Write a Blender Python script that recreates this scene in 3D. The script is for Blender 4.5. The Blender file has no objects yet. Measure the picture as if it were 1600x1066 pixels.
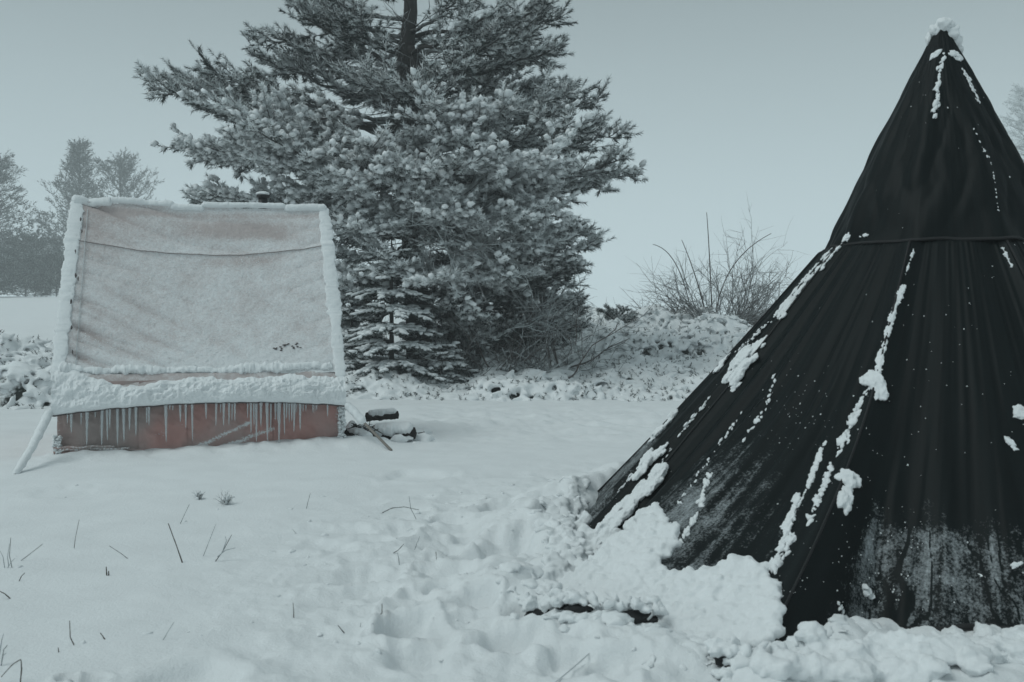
import bpy, math, random
import numpy as np

random.seed(7)
rng = np.random.default_rng(11)
scn = bpy.context.scene
PI = math.pi

# ------------------------------------------------------------------ camera
H = 1.25                     # eye height
F = 1555.0                   # focal length in photo pixels (35 mm)
cam_d = bpy.data.cameras.new('camera')
cam = bpy.data.objects.new('camera', cam_d)
scn.collection.objects.link(cam)
cam.location = (0, 0, H)
cam.rotation_euler = (PI / 2, 0, 0)
cam_d.lens = 35.0
cam_d.sensor_width = 36.0
cam_d.shift_y = -33.0 / 1600.0
cam_d.clip_start = 0.05
cam_d.clip_end = 3000
cam_d.dof.use_dof = True
cam_d.dof.focus_distance = 11.0
cam_d.dof.aperture_fstop = 5.0
scn.camera = cam

# ------------------------------------------------------------------ world and sun
SUN_EL, SUN_AZ = math.radians(55), math.radians(-112)
world = bpy.data.worlds.new('World')
scn.world = world
world.use_nodes = True
wn = world.node_tree.nodes
wl = world.node_tree.links
wn.clear()
sky = wn.new('ShaderNodeTexSky')
sky.sky_type = 'NISHITA'
sky.sun_disc = False
sky.sun_elevation = SUN_EL
sky.sun_rotation = SUN_AZ
sky.dust_density = 4.0
sky.air_density = 1.0
hs = wn.new('ShaderNodeHueSaturation')
hs.inputs['Saturation'].default_value = 0.0
tint = wn.new('ShaderNodeMix')
tint.data_type = 'RGBA'
tint.blend_type = 'MULTIPLY'
tint.inputs['Factor'].default_value = 1.0
tint.inputs['B'].default_value = (0.82, 1.0, 1.06, 1)
even = wn.new('ShaderNodeMix')          # cloud cover evens the clear sky out
even.data_type = 'RGBA'
even.inputs['Factor'].default_value = 0.90
even.inputs['B'].default_value = (5.15, 6.35, 6.72, 1)
tcw = wn.new('ShaderNodeTexCoord')
sepw = wn.new('ShaderNodeSeparateXYZ')
mrw = wn.new('ShaderNodeMapRange')
mrw.interpolation_type = 'SMOOTHSTEP'
for _k, _v in (('From Min', 0.0), ('From Max', 0.40), ('To Min', 1.14), ('To Max', 0.44)):
    mrw.inputs[_k].default_value = _v
grad = wn.new('ShaderNodeVectorMath')      # the fog bank near the horizon is paler than the cloud overhead
grad.operation = 'SCALE'
bg = wn.new('ShaderNodeBackground')
bg.inputs['Strength'].default_value = 0.10
wo = wn.new('ShaderNodeOutputWorld')
wl.new(sky.outputs[0], hs.inputs['Color'])
wl.new(hs.outputs[0], tint.inputs['A'])
wl.new(tint.outputs['Result'], even.inputs['A'])
wl.new(tcw.outputs['Generated'], sepw.inputs[0])
wl.new(sepw.outputs['Z'], mrw.inputs['Value'])
wl.new(even.outputs['Result'], grad.inputs[0])
wl.new(mrw.outputs[0], grad.inputs['Scale'])
wl.new(grad.outputs[0], bg.inputs['Color'])
wl.new(bg.outputs[0], wo.inputs['Surface'])

sun_d = bpy.data.lights.new('sun', 'SUN')
sun_d.energy = 1.2
sun_d.angle = math.radians(32)
sun_d.color = (0.93, 1.0, 0.99)
sun = bpy.data.objects.new('sun', sun_d)
scn.collection.objects.link(sun)
sun.rotation_euler = (PI / 2 - SUN_EL, 0, math.radians(180) - SUN_AZ)   # shines from the left
scn.view_settings.view_transform = 'Standard'
scn.view_settings.look = 'None'
scn.view_settings.gamma = 1.0
scn.view_settings.use_curve_mapping = False
scn.view_settings.exposure = 0.08
scn.cycles.use_denoising = True
scn.cycles.max_bounces = 5
scn.cycles.diffuse_bounces = 3
scn.cycles.glossy_bounces = 2
scn.cycles.transmission_bounces = 3
scn.cycles.transparent_max_bounces = 4
scn.cycles.volume_bounces = 2


# ------------------------------------------------------------------ helpers
def link(o, parent=None):
    scn.collection.objects.link(o)
    if parent is not None:
        o.parent = parent
    return o


def tag(o, label=None, cat=None, group=None, kind=None):
    if label: o['label'] = label
    if cat: o['category'] = cat
    if group: o['group'] = group
    if kind: o['kind'] = kind
    return o


def empty(name, loc=(0, 0, 0)):
    o = bpy.data.objects.new(name, None)
    o.empty_display_size = 0.2
    o.location = loc
    return link(o)


class MB:
    """collects triangles and quads, one float per vertex ('frost')"""
    def __init__(s):
        s.V, s.T, s.Q, s.A, s.n = [], [], [], [], 0

    def add(s, V, T=None, Q=None, A=0.0):
        V = np.asarray(V, float).reshape(-1, 3)
        s.V.append(V)
        if T is not None and len(T): s.T.append(np.asarray(T, int).reshape(-1, 3) + s.n)
        if Q is not None and len(Q): s.Q.append(np.asarray(Q, int).reshape(-1, 4) + s.n)
        s.A.append(np.broadcast_to(np.asarray(A, float), (len(V),)).copy())
        s.n += len(V)

    def build(s, name, mat, parent=None, smooth=True, uv=None, mats=None, matidx=None):
        V = np.concatenate(s.V)
        T = np.concatenate(s.T) if s.T else np.zeros((0, 3), int)
        Q = np.concatenate(s.Q) if s.Q else np.zeros((0, 4), int)
        me = bpy.data.meshes.new(name)
        me.vertices.add(len(V))
        off = np.zeros(3)
        if parent is not None:
            off = np.array(parent_world(parent))
        me.vertices.foreach_set('co', (V - off).astype(np.float32).ravel())
        loops = np.concatenate([T.ravel(), Q.ravel()])
        me.loops.add(len(loops))
        me.loops.foreach_set('vertex_index', loops.astype(np.int32))
        me.polygons.add(len(T) + len(Q))
        st = np.concatenate([np.arange(len(T)) * 3, len(T) * 3 + np.arange(len(Q)) * 4])
        me.polygons.foreach_set('loop_start', st.astype(np.int32))
        me.update(calc_edges=True)
        me.polygons.foreach_set('use_smooth', np.full(len(T) + len(Q), smooth))
        a = me.attributes.new('frost', 'FLOAT', 'POINT')
        a.data.foreach_set('value', np.concatenate(s.A).astype(np.float32))
        if uv is not None:
            uvl = me.uv_layers.new(name='UVMap')
            uvl.data.foreach_set('uv', uv[loops].astype(np.float32).ravel())
        me.validate()
        me.materials.append(mat)
        o = bpy.data.objects.new(name, me)
        return link(o, parent)


def parent_world(p):
    v = np.array(p.location)
    while p.parent is not None:
        p = p.parent
        v = v + np.array(p.location)
    return v


def hash3(ix, iy, iz, seed):
    h = (ix * 374761393 + iy * 668265263 + iz * 2147483647 + seed * 1442695041) & 0xFFFFFFFF
    h = ((h ^ (h >> 13)) * 1274126177) & 0xFFFFFFFF
    h = ((h ^ (h >> 16)) * 2246822519) & 0xFFFFFFFF
    return ((h ^ (h >> 15)) & 0xFFFFFF) / float(0xFFFFFF)


def noise(x, y, z=0.0, seed=0):
    """value noise, -1..1"""
    x, y, z = np.broadcast_arrays(np.asarray(x, float), np.asarray(y, float), np.asarray(z, float))
    ix, iy, iz = np.floor(x).astype(np.int64), np.floor(y).astype(np.int64), np.floor(z).astype(np.int64)
    fx, fy, fz = x - ix, y - iy, z - iz
    fx, fy, fz = [f * f * f * (f * (f * 6 - 15) + 10) for f in (fx, fy, fz)]
    r = 0
    for a in (0, 1):
        for b in (0, 1):
            for c in (0, 1):
                w = (fx if a else 1 - fx) * (fy if b else 1 - fy) * (fz if c else 1 - fz)
                r = r + w * hash3(ix + a, iy + b, iz + c, seed)
    return r * 2 - 1


def fbm(x, y, z=0.0, seed=0, octv=4, gain=0.5):
    s, a, f = 0, 1.0, 1.0
    for i in range(octv):
        s = s + a * noise(np.asarray(x) * f + 13.7 * i, np.asarray(y) * f - 7.1 * i, np.asarray(z) * f, seed + i)
        a *= gain
        f *= 2.03
    return s


def sstep(a, b, x):
    t = np.clip((np.asarray(x, float) - a) / (b - a), 0, 1)
    return t * t * (3 - 2 * t)


def nrm(v):
    v = np.asarray(v, float)
    return v / (np.linalg.norm(v, axis=-1, keepdims=True) + 1e-12)


def grid_quads(nu, nv, closed=False):
    """vertex (i,j) -> i*nv+j ; nu rows, nv columns"""
    i, j = np.meshgrid(np.arange(nu - 1), np.arange(nv if closed else nv - 1), indexing='ij')
    jn = (j + 1) % nv
    return np.stack([i * nv + j, i * nv + jn, (i + 1) * nv + jn, (i + 1) * nv + j], -1).reshape(-1, 4)


def tube(mb, P, R, sides=5, A=0.0, wob=0.0, cap=True):
    P = np.asarray(P, float)
    n = len(P)
    R = np.broadcast_to(np.asarray(R, float), (n,))
    T = nrm(np.gradient(P, axis=0))
    ref = np.array([0.13, 0.21, 0.97]) if abs(T[n // 2][2]) < 0.9 else np.array([0.97, 0.13, 0.1])
    X = nrm(np.cross(T, ref))
    Y = np.cross(T, X)
    a = np.arange(sides) * 2 * PI / sides
    rr = R[:, None] * np.ones(sides)
    if wob:
        rr = rr * (1 + wob * rng.uniform(-1, 1, (n, sides)))
    V = P[:, None] + rr[..., None] * (np.cos(a)[None, :, None] * X[:, None] + np.sin(a)[None, :, None] * Y[:, None])
    Q = grid_quads(n, sides, True)
    V = V.reshape(-1, 3)
    Tt = None
    if cap:
        V = np.vstack([V, P[0] - T[0] * R[0] * 0.3, P[-1] + T[-1] * R[-1] * 0.3])
        k = np.arange(sides)
        Tt = np.vstack([np.stack([np.full(sides, n * sides), (k + 1) % sides, k], 1),
                        np.stack([np.full(sides, n * sides + 1), (n - 1) * sides + k, (n - 1) * sides + (k + 1) % sides], 1)])
    mb.add(V, T=Tt, Q=Q, A=A)


def octa(level):
    V = [np.array(v, float) for v in [(1, 0, 0), (-1, 0, 0), (0, 1, 0), (0, -1, 0), (0, 0, 1), (0, 0, -1)]]
    Fc = [(0, 2, 4), (2, 1, 4), (1, 3, 4), (3, 0, 4), (2, 0, 5), (1, 2, 5), (3, 1, 5), (0, 3, 5)]
    for _ in range(level):
        mid, nf = {}, []
        def m(a, b):
            k = (min(a, b), max(a, b))
            if k not in mid:
                v = V[a] + V[b]
                V.append(v / np.linalg.norm(v))
                mid[k] = len(V) - 1
            return mid[k]
        for a, b, c in Fc:
            ab, bc, ca = m(a, b), m(b, c), m(c, a)
            nf += [(a, ab, ca), (ab, b, bc), (ca, bc, c), (ab, bc, ca)]
        Fc = nf
    return np.array(V), np.array(Fc)


OCT = [octa(0), octa(1), octa(2), octa(3)]


def blobs(mb, C, S, axes=None, level=1, rough=0.2, A=1.0):
    """lumps at C with half sizes S (n,3) along axes (n,3,3)"""
    C = np.asarray(C, float).reshape(-1, 3)
    n = len(C)
    if n == 0:
        return
    S = np.broadcast_to(np.asarray(S, float), (n, 3))
    TV, TF = OCT[level]
    k = len(TV)
    if level <= 1:
        rad = 1 + rough * rng.uniform(-1, 1, (n, k))
    else:
        off = rng.uniform(0, 90, (n, 1, 3))
        q = TV[None] * 1.5 + off
        rad = 1 + rough * 1.3 * noise(q[..., 0], q[..., 1], q[..., 2], 5) + rough * 0.7 * noise(q[..., 0] * 2.3, q[..., 1] * 2.3, q[..., 2] * 2.3, 6)
    L = TV[None] * rad[..., None] * S[:, None]
    if axes is None:
        a = rng.uniform(0, 2 * PI, n)
        ca, sa, z = np.cos(a), np.sin(a), np.zeros(n)
        axes = np.stack([np.stack([ca, sa, z], 1), np.stack([-sa, ca, z], 1), np.stack([z, z, z + 1], 1)], 1)
    W = np.einsum('nki,nij->nkj', L, axes) + C[:, None]
    Fc = TF[None] + (np.arange(n) * k)[:, None, None]
    mb.add(W.reshape(-1, 3), T=Fc.reshape(-1, 3), A=np.repeat(np.broadcast_to(np.asarray(A, float), (n,)), k))


def frame_from(d, up=(0, 0, 1)):
    """axes (n,3,3) whose first row is d and third leans to up"""
    d = nrm(d)
    s = nrm(np.cross(np.broadcast_to(up, d.shape), d))
    u = np.cross(d, s)
    return np.stack([d, s, u], -2)


def fuse(o, voxel, sm=2, disp=0.0, size=.03):
    """melts overlapping lumps into one mass of snow"""
    m = o.modifiers.new('fuse', 'REMESH')
    m.mode = 'VOXEL'
    m.voxel_size = voxel
    m.use_smooth_shade = True
    if sm:
        m = o.modifiers.new('soften', 'SMOOTH')
        m.iterations = sm
        m.factor = 0.5
    if disp:
        t = bpy.data.textures.get('crumble_%g' % size) or bpy.data.textures.new('crumble_%g' % size, 'CLOUDS')
        t.noise_scale = size
        t.noise_depth = 3
        m = o.modifiers.new('crumble', 'DISPLACE')
        m.texture = t
        m.texture_coords = 'GLOBAL'
        m.strength = disp
        m.mid_level = 0.5
    return o


# ------------------------------------------------------------------ materials
def newmat(name):
    m = bpy.data.materials.new(name)
    m.use_nodes = True
    nt = m.node_tree
    return m, nt, nt.nodes['Principled BSDF']


def nd(nt, typ, **kw):
    n = nt.nodes.new(typ)
    for k, v in kw.items():
        if k in ('operation', 'data_type', 'blend_type', 'attribute_name', 'feature', 'interpolation_type'):
            setattr(n, k, v)
        else:
            n.inputs[k].default_value = v
    return n


def coords(nt, scale=(1, 1, 1), uv=False):
    tc = nt.nodes.new('ShaderNodeTexCoord')
    mp = nt.nodes.new('ShaderNodeMapping')
    mp.inputs['Scale'].default_value = scale
    nt.links.new(tc.outputs['UV' if uv else 'Object'], mp.inputs['Vector'])
    return mp.outputs[0]


def ntex(nt, vec, scale, detail=4, rough=0.55):
    n = nd(nt, 'ShaderNodeTexNoise', Scale=scale, Detail=detail, Roughness=rough)
    nt.links.new(vec, n.inputs['Vector'])
    return n.outputs['Fac']


def ramp(nt, fac, a, b, ca=0.0, cb=1.0):
    r = nd(nt, 'ShaderNodeMapRange')
    r.inputs['From Min'].default_value = a
    r.inputs['From Max'].default_value = b
    r.inputs['To Min'].default_value = ca
    r.inputs['To Max'].default_value = cb
    nt.links.new(fac, r.inputs['Value'])
    return r.outputs[0]


def mth(nt, op, a, b):
    n = nd(nt, 'ShaderNodeMath', operation=op)
    for k, v in enumerate((a, b)):
        if isinstance(v, (int, float)): n.inputs[k].default_value = v
        else: nt.links.new(v, n.inputs[k])
    return n.outputs[0]


def mixc(nt, fac, a, b):
    n = nd(nt, 'ShaderNodeMix', data_type='RGBA')
    if isinstance(fac, (int, float)): n.inputs['Factor'].default_value = fac
    else: nt.links.new(fac, n.inputs['Factor'])
    for k, v in (('A', a), ('B', b)):
        if isinstance(v, tuple): n.inputs[k].default_value = (*v, 1)
        else: nt.links.new(v, n.inputs[k])
    return n.outputs['Result']


def bump(nt, b, height, strength, dist):
    n = nd(nt, 'ShaderNodeBump', Strength=strength, Distance=dist)
    nt.links.new(height, n.inputs['Height'])
    nt.links.new(n.outputs[0], b.inputs['Normal'])
    return n


def attr(nt, name='frost'):
    return nd(nt, 'ShaderNodeAttribute', attribute_name=name).outputs['Fac']


SNOW = (0.80, 0.83, 0.84)


def mat_snow(name, fine=60, strength=0.35, dist=0.01, col=SNOW):
    m, nt, b = newmat(name)
    v = coords(nt)
    n1 = ntex(nt, v, fine, 5, 0.65)
    n2 = ntex(nt, v, 3.0, 3)
    c = mixc(nt, ramp(nt, n2, 0.35, 0.65), tuple(x * 0.95 for x in col), col)
    nt.links.new(c, b.inputs['Base Color'])
    b.inputs['Roughness'].default_value = 0.85
    b.inputs['Specular IOR Level'].default_value = 0.25
    n3 = ntex(nt, v, fine * 2.7, 4, 0.7)
    bump(nt, b, mth(nt, 'ADD', n1, mth(nt, 'MULTIPLY', n3, 0.5)), strength, dist)
    return m


M_ground = mat_snow('ground_snow', 45, 0.55, 0.012)
M_snow = mat_snow('clinging_snow', 45, 0.45, 0.011)
M_puff = mat_snow('bough_snow', 12, 0.15, 0.02)
M_far_snow = mat_snow('shrub_snow', 20, 0.3, 0.018)


def mat_frosted(name, dark, light, rough=0.8, scale=30, lo=0.35, hi=0.65, bumpd=0.0):
    """dark thing with frost where the 'frost' value of the mesh is high"""
    m, nt, b = newmat(name)
    v = coords(nt)
    n = ntex(nt, v, scale, 3)
    f = mth(nt, 'ADD', attr(nt), mth(nt, 'MULTIPLY', mth(nt, 'SUBTRACT', n, 0.5), 0.9))
    c = mixc(nt, ramp(nt, f, lo, hi), dark, light)
    nt.links.new(c, b.inputs['Base Color'])
    b.inputs['Roughness'].default_value = rough
    b.inputs['Specular IOR Level'].default_value = 0.2
    if bumpd:
        bump(nt, b, n, 0.6, bumpd)
    return m


M_needle = mat_frosted('frosted_needles', (0.024, 0.034, 0.032), (0.76, 0.80, 0.81), lo=0.15, hi=0.95)
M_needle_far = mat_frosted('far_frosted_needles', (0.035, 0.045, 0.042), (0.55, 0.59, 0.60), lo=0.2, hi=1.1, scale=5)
M_bark = mat_frosted('frosted_bark', (0.045, 0.042, 0.040), (0.50, 0.54, 0.55), scale=14, lo=0.4, hi=0.9, bumpd=0.02)
M_twig = mat_frosted('frosted_twigs', (0.075, 0.062, 0.058), (0.48, 0.52, 0.53), scale=20, lo=0.3, hi=0.9)
M_under = mat_frosted('dark_juniper', (0.022, 0.028, 0.024), (0.10, 0.11, 0.10), scale=40, lo=0.3, hi=0.9, bumpd=0.04)
M_scrub = mat_frosted('snowed_juniper', (0.022, 0.028, 0.024), (0.80, 0.83, 0.84), scale=14, lo=.10, hi=.40, bumpd=0.03)
M_stalk = mat_frosted('dry_stalk', (0.075, 0.065, 0.055), (0.40, 0.44, 0.45), scale=80, lo=0.35, hi=0.8)
M_log = mat_frosted('charred_log', (0.025, 0.022, 0.021), (0.55, 0.58, 0.60), scale=35, lo=0.75, hi=0.9, bumpd=0.02)


def mat_plain(name, col, rough=0.6, metal=0.0):
    m, nt, b = newmat(name)
    v = coords(nt)
    n = ntex(nt, v, 30, 4)
    c = mixc(nt, n, tuple(x * 0.75 for x in col), tuple(min(1, x * 1.25) for x in col))
    nt.links.new(c, b.inputs['Base Color'])
    b.inputs['Roughness'].default_value = rough
    b.inputs['Metallic'].default_value = metal
    bump(nt, b, n, 0.3, 0.003)
    return m


M_pipe = mat_plain('sooty_pipe', (0.03, 0.03, 0.032), 0.5, 0.6)
M_pole = mat_plain('grey_wood', (0.22, 0.20, 0.18), 0.8)
M_cord = mat_plain('frozen_cord', (0.55, 0.58, 0.59), 0.8)
M_seam = mat_plain('dark_stitching', (0.09, 0.075, 0.075), 0.9)
M_fold = mat_plain('roof_stitching', (0.20, 0.165, 0.16), 0.9)
M_blackhem = mat_plain('black_hem', (0.008, 0.009, 0.010), 0.75)

# ice
M_ice, nt, b = newmat('icicle_ice')
b.inputs['Base Color'].default_value = (0.80, 0.86, 0.88, 1)
b.inputs['Roughness'].default_value = 0.22
b.inputs['Transmission Weight'].default_value = 0.6
b.inputs['IOR'].default_value = 1.31
bump(nt, b, ntex(nt, coords(nt, (1, 1, 0.4)), 60, 2), 0.4, 0.004)

# salmon tent roof: frost over cotton
M_roof, nt, b = newmat('frosted_salmon_cotton')
v = coords(nt)
n1 = ntex(nt, v, 55, 6, 0.75)
n2 = ntex(nt, v, 2.2, 4, 0.6)
n3 = ntex(nt, v, 9, 4, 0.6)
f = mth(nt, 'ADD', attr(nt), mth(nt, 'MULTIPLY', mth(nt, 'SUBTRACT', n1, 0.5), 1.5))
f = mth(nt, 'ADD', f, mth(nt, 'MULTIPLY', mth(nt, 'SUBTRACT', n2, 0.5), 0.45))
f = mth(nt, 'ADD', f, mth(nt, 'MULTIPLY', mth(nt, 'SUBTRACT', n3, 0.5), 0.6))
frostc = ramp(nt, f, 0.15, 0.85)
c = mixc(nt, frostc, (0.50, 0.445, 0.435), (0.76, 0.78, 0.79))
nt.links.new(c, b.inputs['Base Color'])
b.inputs['Roughness'].default_value = 0.9
b.inputs['Specular IOR Level'].default_value = 0.15
bump(nt, b, f, 0.6, 0.012)

# lower wall: bare damp cotton
M_wall, nt, b = newmat('damp_salmon_cotton')
v = coords(nt)
n1 = ntex(nt, v, 60, 5, 0.7)
n2 = ntex(nt, v, 1.3, 3, 0.5)
base = mixc(nt, ramp(nt, n2, 0.40, 0.60), (0.36, 0.30, 0.285), (0.46, 0.27, 0.245))
f = mth(nt, 'ADD', attr(nt), mth(nt, 'MULTIPLY', mth(nt, 'SUBTRACT', n1, 0.5), 1.6))
c = mixc(nt, ramp(nt, f, 0.42, 0.62), base, (0.66, 0.68, 0.69))
nt.links.new(c, b.inputs['Base Color'])
b.inputs['Roughness'].default_value = 0.85
b.inputs['Specular IOR Level'].default_value = 0.2
bump(nt, b, n1, 0.3, 0.004)

# black tipi canvas, frost by 'frost', stretched down the slope (uv: x panel, y slope)
M_tipi, nt, b = newmat('black_canvas')
uvS = coords(nt, (22, 2.5, 1), uv=True)
uvF = coords(nt, (150, 150, 1), uv=True)
vo = coords(nt)
streak = ntex(nt, uvS, 1.0, 5, 0.6)
fine = ntex(nt, vo, 85, 5, 0.75)
mid = ntex(nt, vo, 14, 4, 0.65)
f = mth(nt, 'ADD', attr(nt), mth(nt, 'MULTIPLY', mth(nt, 'SUBTRACT', fine, 0.5), 1.5))
f = mth(nt, 'ADD', f, mth(nt, 'MULTIPLY', mth(nt, 'SUBTRACT', streak, 0.5), 1.3))
f = mth(nt, 'ADD', f, mth(nt, 'MULTIPLY', mth(nt, 'SUBTRACT', mid, 0.5), 1.0))
fr = ramp(nt, f, 0.22, 0.95)
fr = mth(nt, 'MULTIPLY', fr, 0.80)
cloth = mixc(nt, ramp(nt, streak, 0.3, 0.7), (0.0025, 0.0048, 0.0052), (0.0055, 0.0095, 0.0100))
c = mixc(nt, fr, cloth, (0.55, 0.60, 0.62))
nt.links.new(c, b.inputs['Base Color'])
b.inputs['Roughness'].default_value = 0.5
b.inputs['Specular IOR Level'].default_value = 0.11
bump(nt, b, mth(nt, 'ADD', fine, mth(nt, 'MULTIPLY', fr, 1.0)), 0.3, 0.004)

# ------------------------------------------------------------------ terrain
TC = np.array([2.5, 5.8])     # tipi centre
# footprints and hollows: photo pixel, half width px, depth m
PRINTS = [(750, 875, 55, .05), (700, 812, 30, .035), (790, 800, 45, .045), (735, 838, 28, .035), (790, 862, 60, .05),
          (690, 930, 30, .04), (745, 958, 40, .05), (850, 800, 50, .03), (560, 745, 0, 0), (650, 745, 60, .02),
          (800, 930, 30, .04), (660, 1030, 60, .035), (800, 1015, 60, .04), (870, 890, 40, .04), (830, 850, 30, .03),
          (640, 990, 55, .06), (620, 985, 30, .03), (710, 860, 30, .03), (100, 770, 60, .01), (300, 1060, 90, .03),
          (140, 1058, 30, .03), (105, 1055, 20, .03), (900, 1040, 60, .03), (980, 1050, 60, .03), (860, 830, 40, .03),
          (930, 905, 30, .03), (770, 905, 35, .035), (880, 950, 25, .04), (730, 905, 22, .03), (820, 975, 40, .03)]


def px2flat(px, py, z=0.0):
    Y = (H - z) * F / (py - 500.0)
    return (px - 800.0) / F * Y, Y


def tip_ang(x, y):
    return np.arctan2(-(y - TC[1]), -(x - TC[0]))


def flare(thd):
    """extra reach of the skirt by angle in degrees"""
    t = np.asarray(thd, float)
    return 0.60 * sstep(14, 31, t) * (1 - sstep(53.5, 59, t))


def ground_z(x, y):
    x = np.asarray(x, float)
    y = np.asarray(y, float)
    d = np.hypot(x, y)
    z = 0.025 * fbm(x * 0.35, y * 0.35, 0, 3, 3) * sstep(2, 5, d)
    z = z + 0.006 * fbm(x * 2.1, y * 2.1, 0, 9, 4)
    yy = y + 0.35 * noise(x * 0.25, 0.5, 0, 17)
    # slope up to the shrub bank behind
    rise = sstep(15.2, 25.0, yy) * 1.12
    z = z + rise
    z = z + sstep(24, 30, yy) * 0.1 * noise(x * 0.1, y * 0.1, 0, 5) * 1.5
    left = sstep(0.0, -0.35, x / np.maximum(y, 1.0))
    z = z + sstep(40, 130, y) * (0.9 + 2.1 * left)
    z = z - sstep(26, 45, y) * (1 - left) * 0.6
    # churned snow around the tipi
    r = np.hypot(x - TC[0], y - TC[1])
    th = np.degrees(tip_ang(x, y))
    R0 = 2.16 + flare(th)
    e = r - R0
    ring = np.exp(-np.clip(e - 0.12, 0, None) ** 2 / (2 * 0.22 ** 2)) * sstep(-0.12, 0.10, e)
    bank = 0.10 + 0.05 * noise(x * 2.5, y * 2.5, 0, 21) + 0.03 * sstep(20, -20, th)
    bank = bank * (1 - .5 * sstep(57, 63, th))
    z = z + ring * bank * (1 - 0.45 * np.exp(-((th - 42) / 18) ** 2))
    churn = np.exp(-np.clip(e, 0, None) ** 2 / (2 * 0.75 ** 2))
    near = np.exp(-(((x - 0.0) / 1.1) ** 2 + ((y - 5.2) / 1.3) ** 2))
    ch = np.clip(churn * 0.75 + near, 0, 1)
    big = np.abs(fbm(x * 2.9, y * 2.9, 0, 31, 4, 0.5))
    z = z + ch * (0.070 * (0.5 - big) + 0.006 * fbm(x * 20, y * 20, 0, 33, 3, 0.6))
    far = np.exp(-((y - 12.5) / 2.2) ** 2) * sstep(-1.9, -0.6, x)
    z = z + far * 0.035 * fbm(x * 3.0, y * 3.0, 0, 41, 4, 0.6)
    # bank along the front of the cotton tent
    t = ((x + 4.11) * 0.957 + (y - 9.0) * 0.295)
    w = ((x + 4.11) * 0.295 - (y - 9.0) * 0.957)       # distance in front of the wall
    inb = sstep(-0.5, 0.1, t) * (1 - sstep(2.7, 3.3, t))
    z = z + inb * np.exp(-np.clip(w - 0.1, 0, None) ** 2 / 0.15) * sstep(-0.2, 0.02, w) * (0.05 + 0.045 * sstep(0.3, 2.4, t) + 0.02 * noise(t * 5, w * 5, 0, 51) + .012 * noise(t * 16, w * 16, 0, 52))
    z = z - inb * sstep(0.02, -0.2, w) * 0.02
    for px, py, hw, dp in PRINTS:
        if dp == 0: continue
        cx, cy = px2flat(px, py)
        rx = hw / F * cy
        ry = rx * 0.9
        dx, dy = x - cx, y - cy
        m = (np.abs(dx) < 3 * rx + .1) & (np.abs(dy) < 3 * ry + .1)
        if not np.any(m): continue
        wob = 1 + 0.25 * noise(x * 9, y * 9, 0, 61)
        q = np.sqrt((dx / rx) ** 2 + (dy / ry) ** 2) * wob
        z = z - dp * 1.9 * (1 - sstep(0.55, 1.0, q)) + dp * 0.35 * np.exp(-((q - 1.25) / 0.22) ** 2)
    return z


# polar sheet out to the horizon, fine in the viewed wedge
ang_f = np.radians(np.linspace(-32, 32, 460))
ang_b = np.radians(np.linspace(33, 327, 60))[1:-1]
ang = np.concatenate([ang_f, ang_b])
rad = np.concatenate([[0.25, 0.8, 1.6, 2.3], np.geomspace(2.8, 16, 320), np.geomspace(16.2, 1500, 70)])
RR, AA = np.meshgrid(rad, ang, indexing='ij')
gx, gy = RR * np.sin(AA), RR * np.cos(AA)
gz = ground_z(gx, gy)
mb = MB()
mb.add(np.stack([gx, gy, gz], -1).reshape(-1, 3), Q=grid_quads(len(rad), len(ang), True)[:, ::-1])
c0 = len(mb.V[0])
mb.add([[0, 0, float(ground_z(0.0, 0.0))]])
mb.T.append(np.array([[c0, (k + 1) % len(ang), k] for k in range(len(ang))]))
ground = mb.build('snow_ground', M_ground)
tag(ground, 'trampled snow-covered ground between the two tents', None, None, 'structure')


def on_ground(px, py):
    x, y = px2flat(px, py)
    for _ in range(6):
        z = float(ground_z(x, y))
        x, y = px2flat(px, py, z)
    return np.array([x, y, float(ground_z(x, y))])


def at(px, py, Y):
    return np.array([(px - 800.0) / F * Y, Y, H - (py - 500.0) / F * Y])


# ------------------------------------------------------------------ haze
def haze_box():
    X, Y0, Y1, Z0, Z1 = 170, -60, 225, -3.0, 56
    V = [(-X, Y0, Z0), (X, Y0, Z0), (X, Y1, Z0), (-X, Y1, Z0), (-X, Y0, Z1), (X, Y0, Z1), (X, Y1, Z1), (-X, Y1, Z1)]
    Q = [(0, 3, 2, 1), (4, 5, 6, 7), (0, 1, 5, 4), (1, 2, 6, 5), (2, 3, 7, 6), (3, 0, 4, 7)]
    m = bpy.data.materials.new('haze')
    m.use_nodes = True
    nt = m.node_tree
    nt.nodes.clear()
    pv = nt.nodes.new('ShaderNodeVolumePrincipled')
    pv.inputs['Color'].default_value = (0.93, 0.97, 0.98, 1)
    pv.inputs['Density'].default_value = HAZE
    pv.inputs['Anisotropy'].default_value = 0.0
    out = nt.nodes.new('ShaderNodeOutputMaterial')
    nt.links.new(pv.outputs[0], out.inputs['Volume'])
    mb = MB()
    mb.add(V, Q=Q)
    o = mb.build('haze', m, smooth=False)
    tag(o, 'thin grey winter fog over the whole clearing', None, None, 'stuff')


HAZE = 0.0026
haze_box()

# ------------------------------------------------------------------ black tipi
CAPZ = 1.716
SEAMS = 13.7 + 40.0 * np.arange(9)
APEX = 2.95


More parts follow.
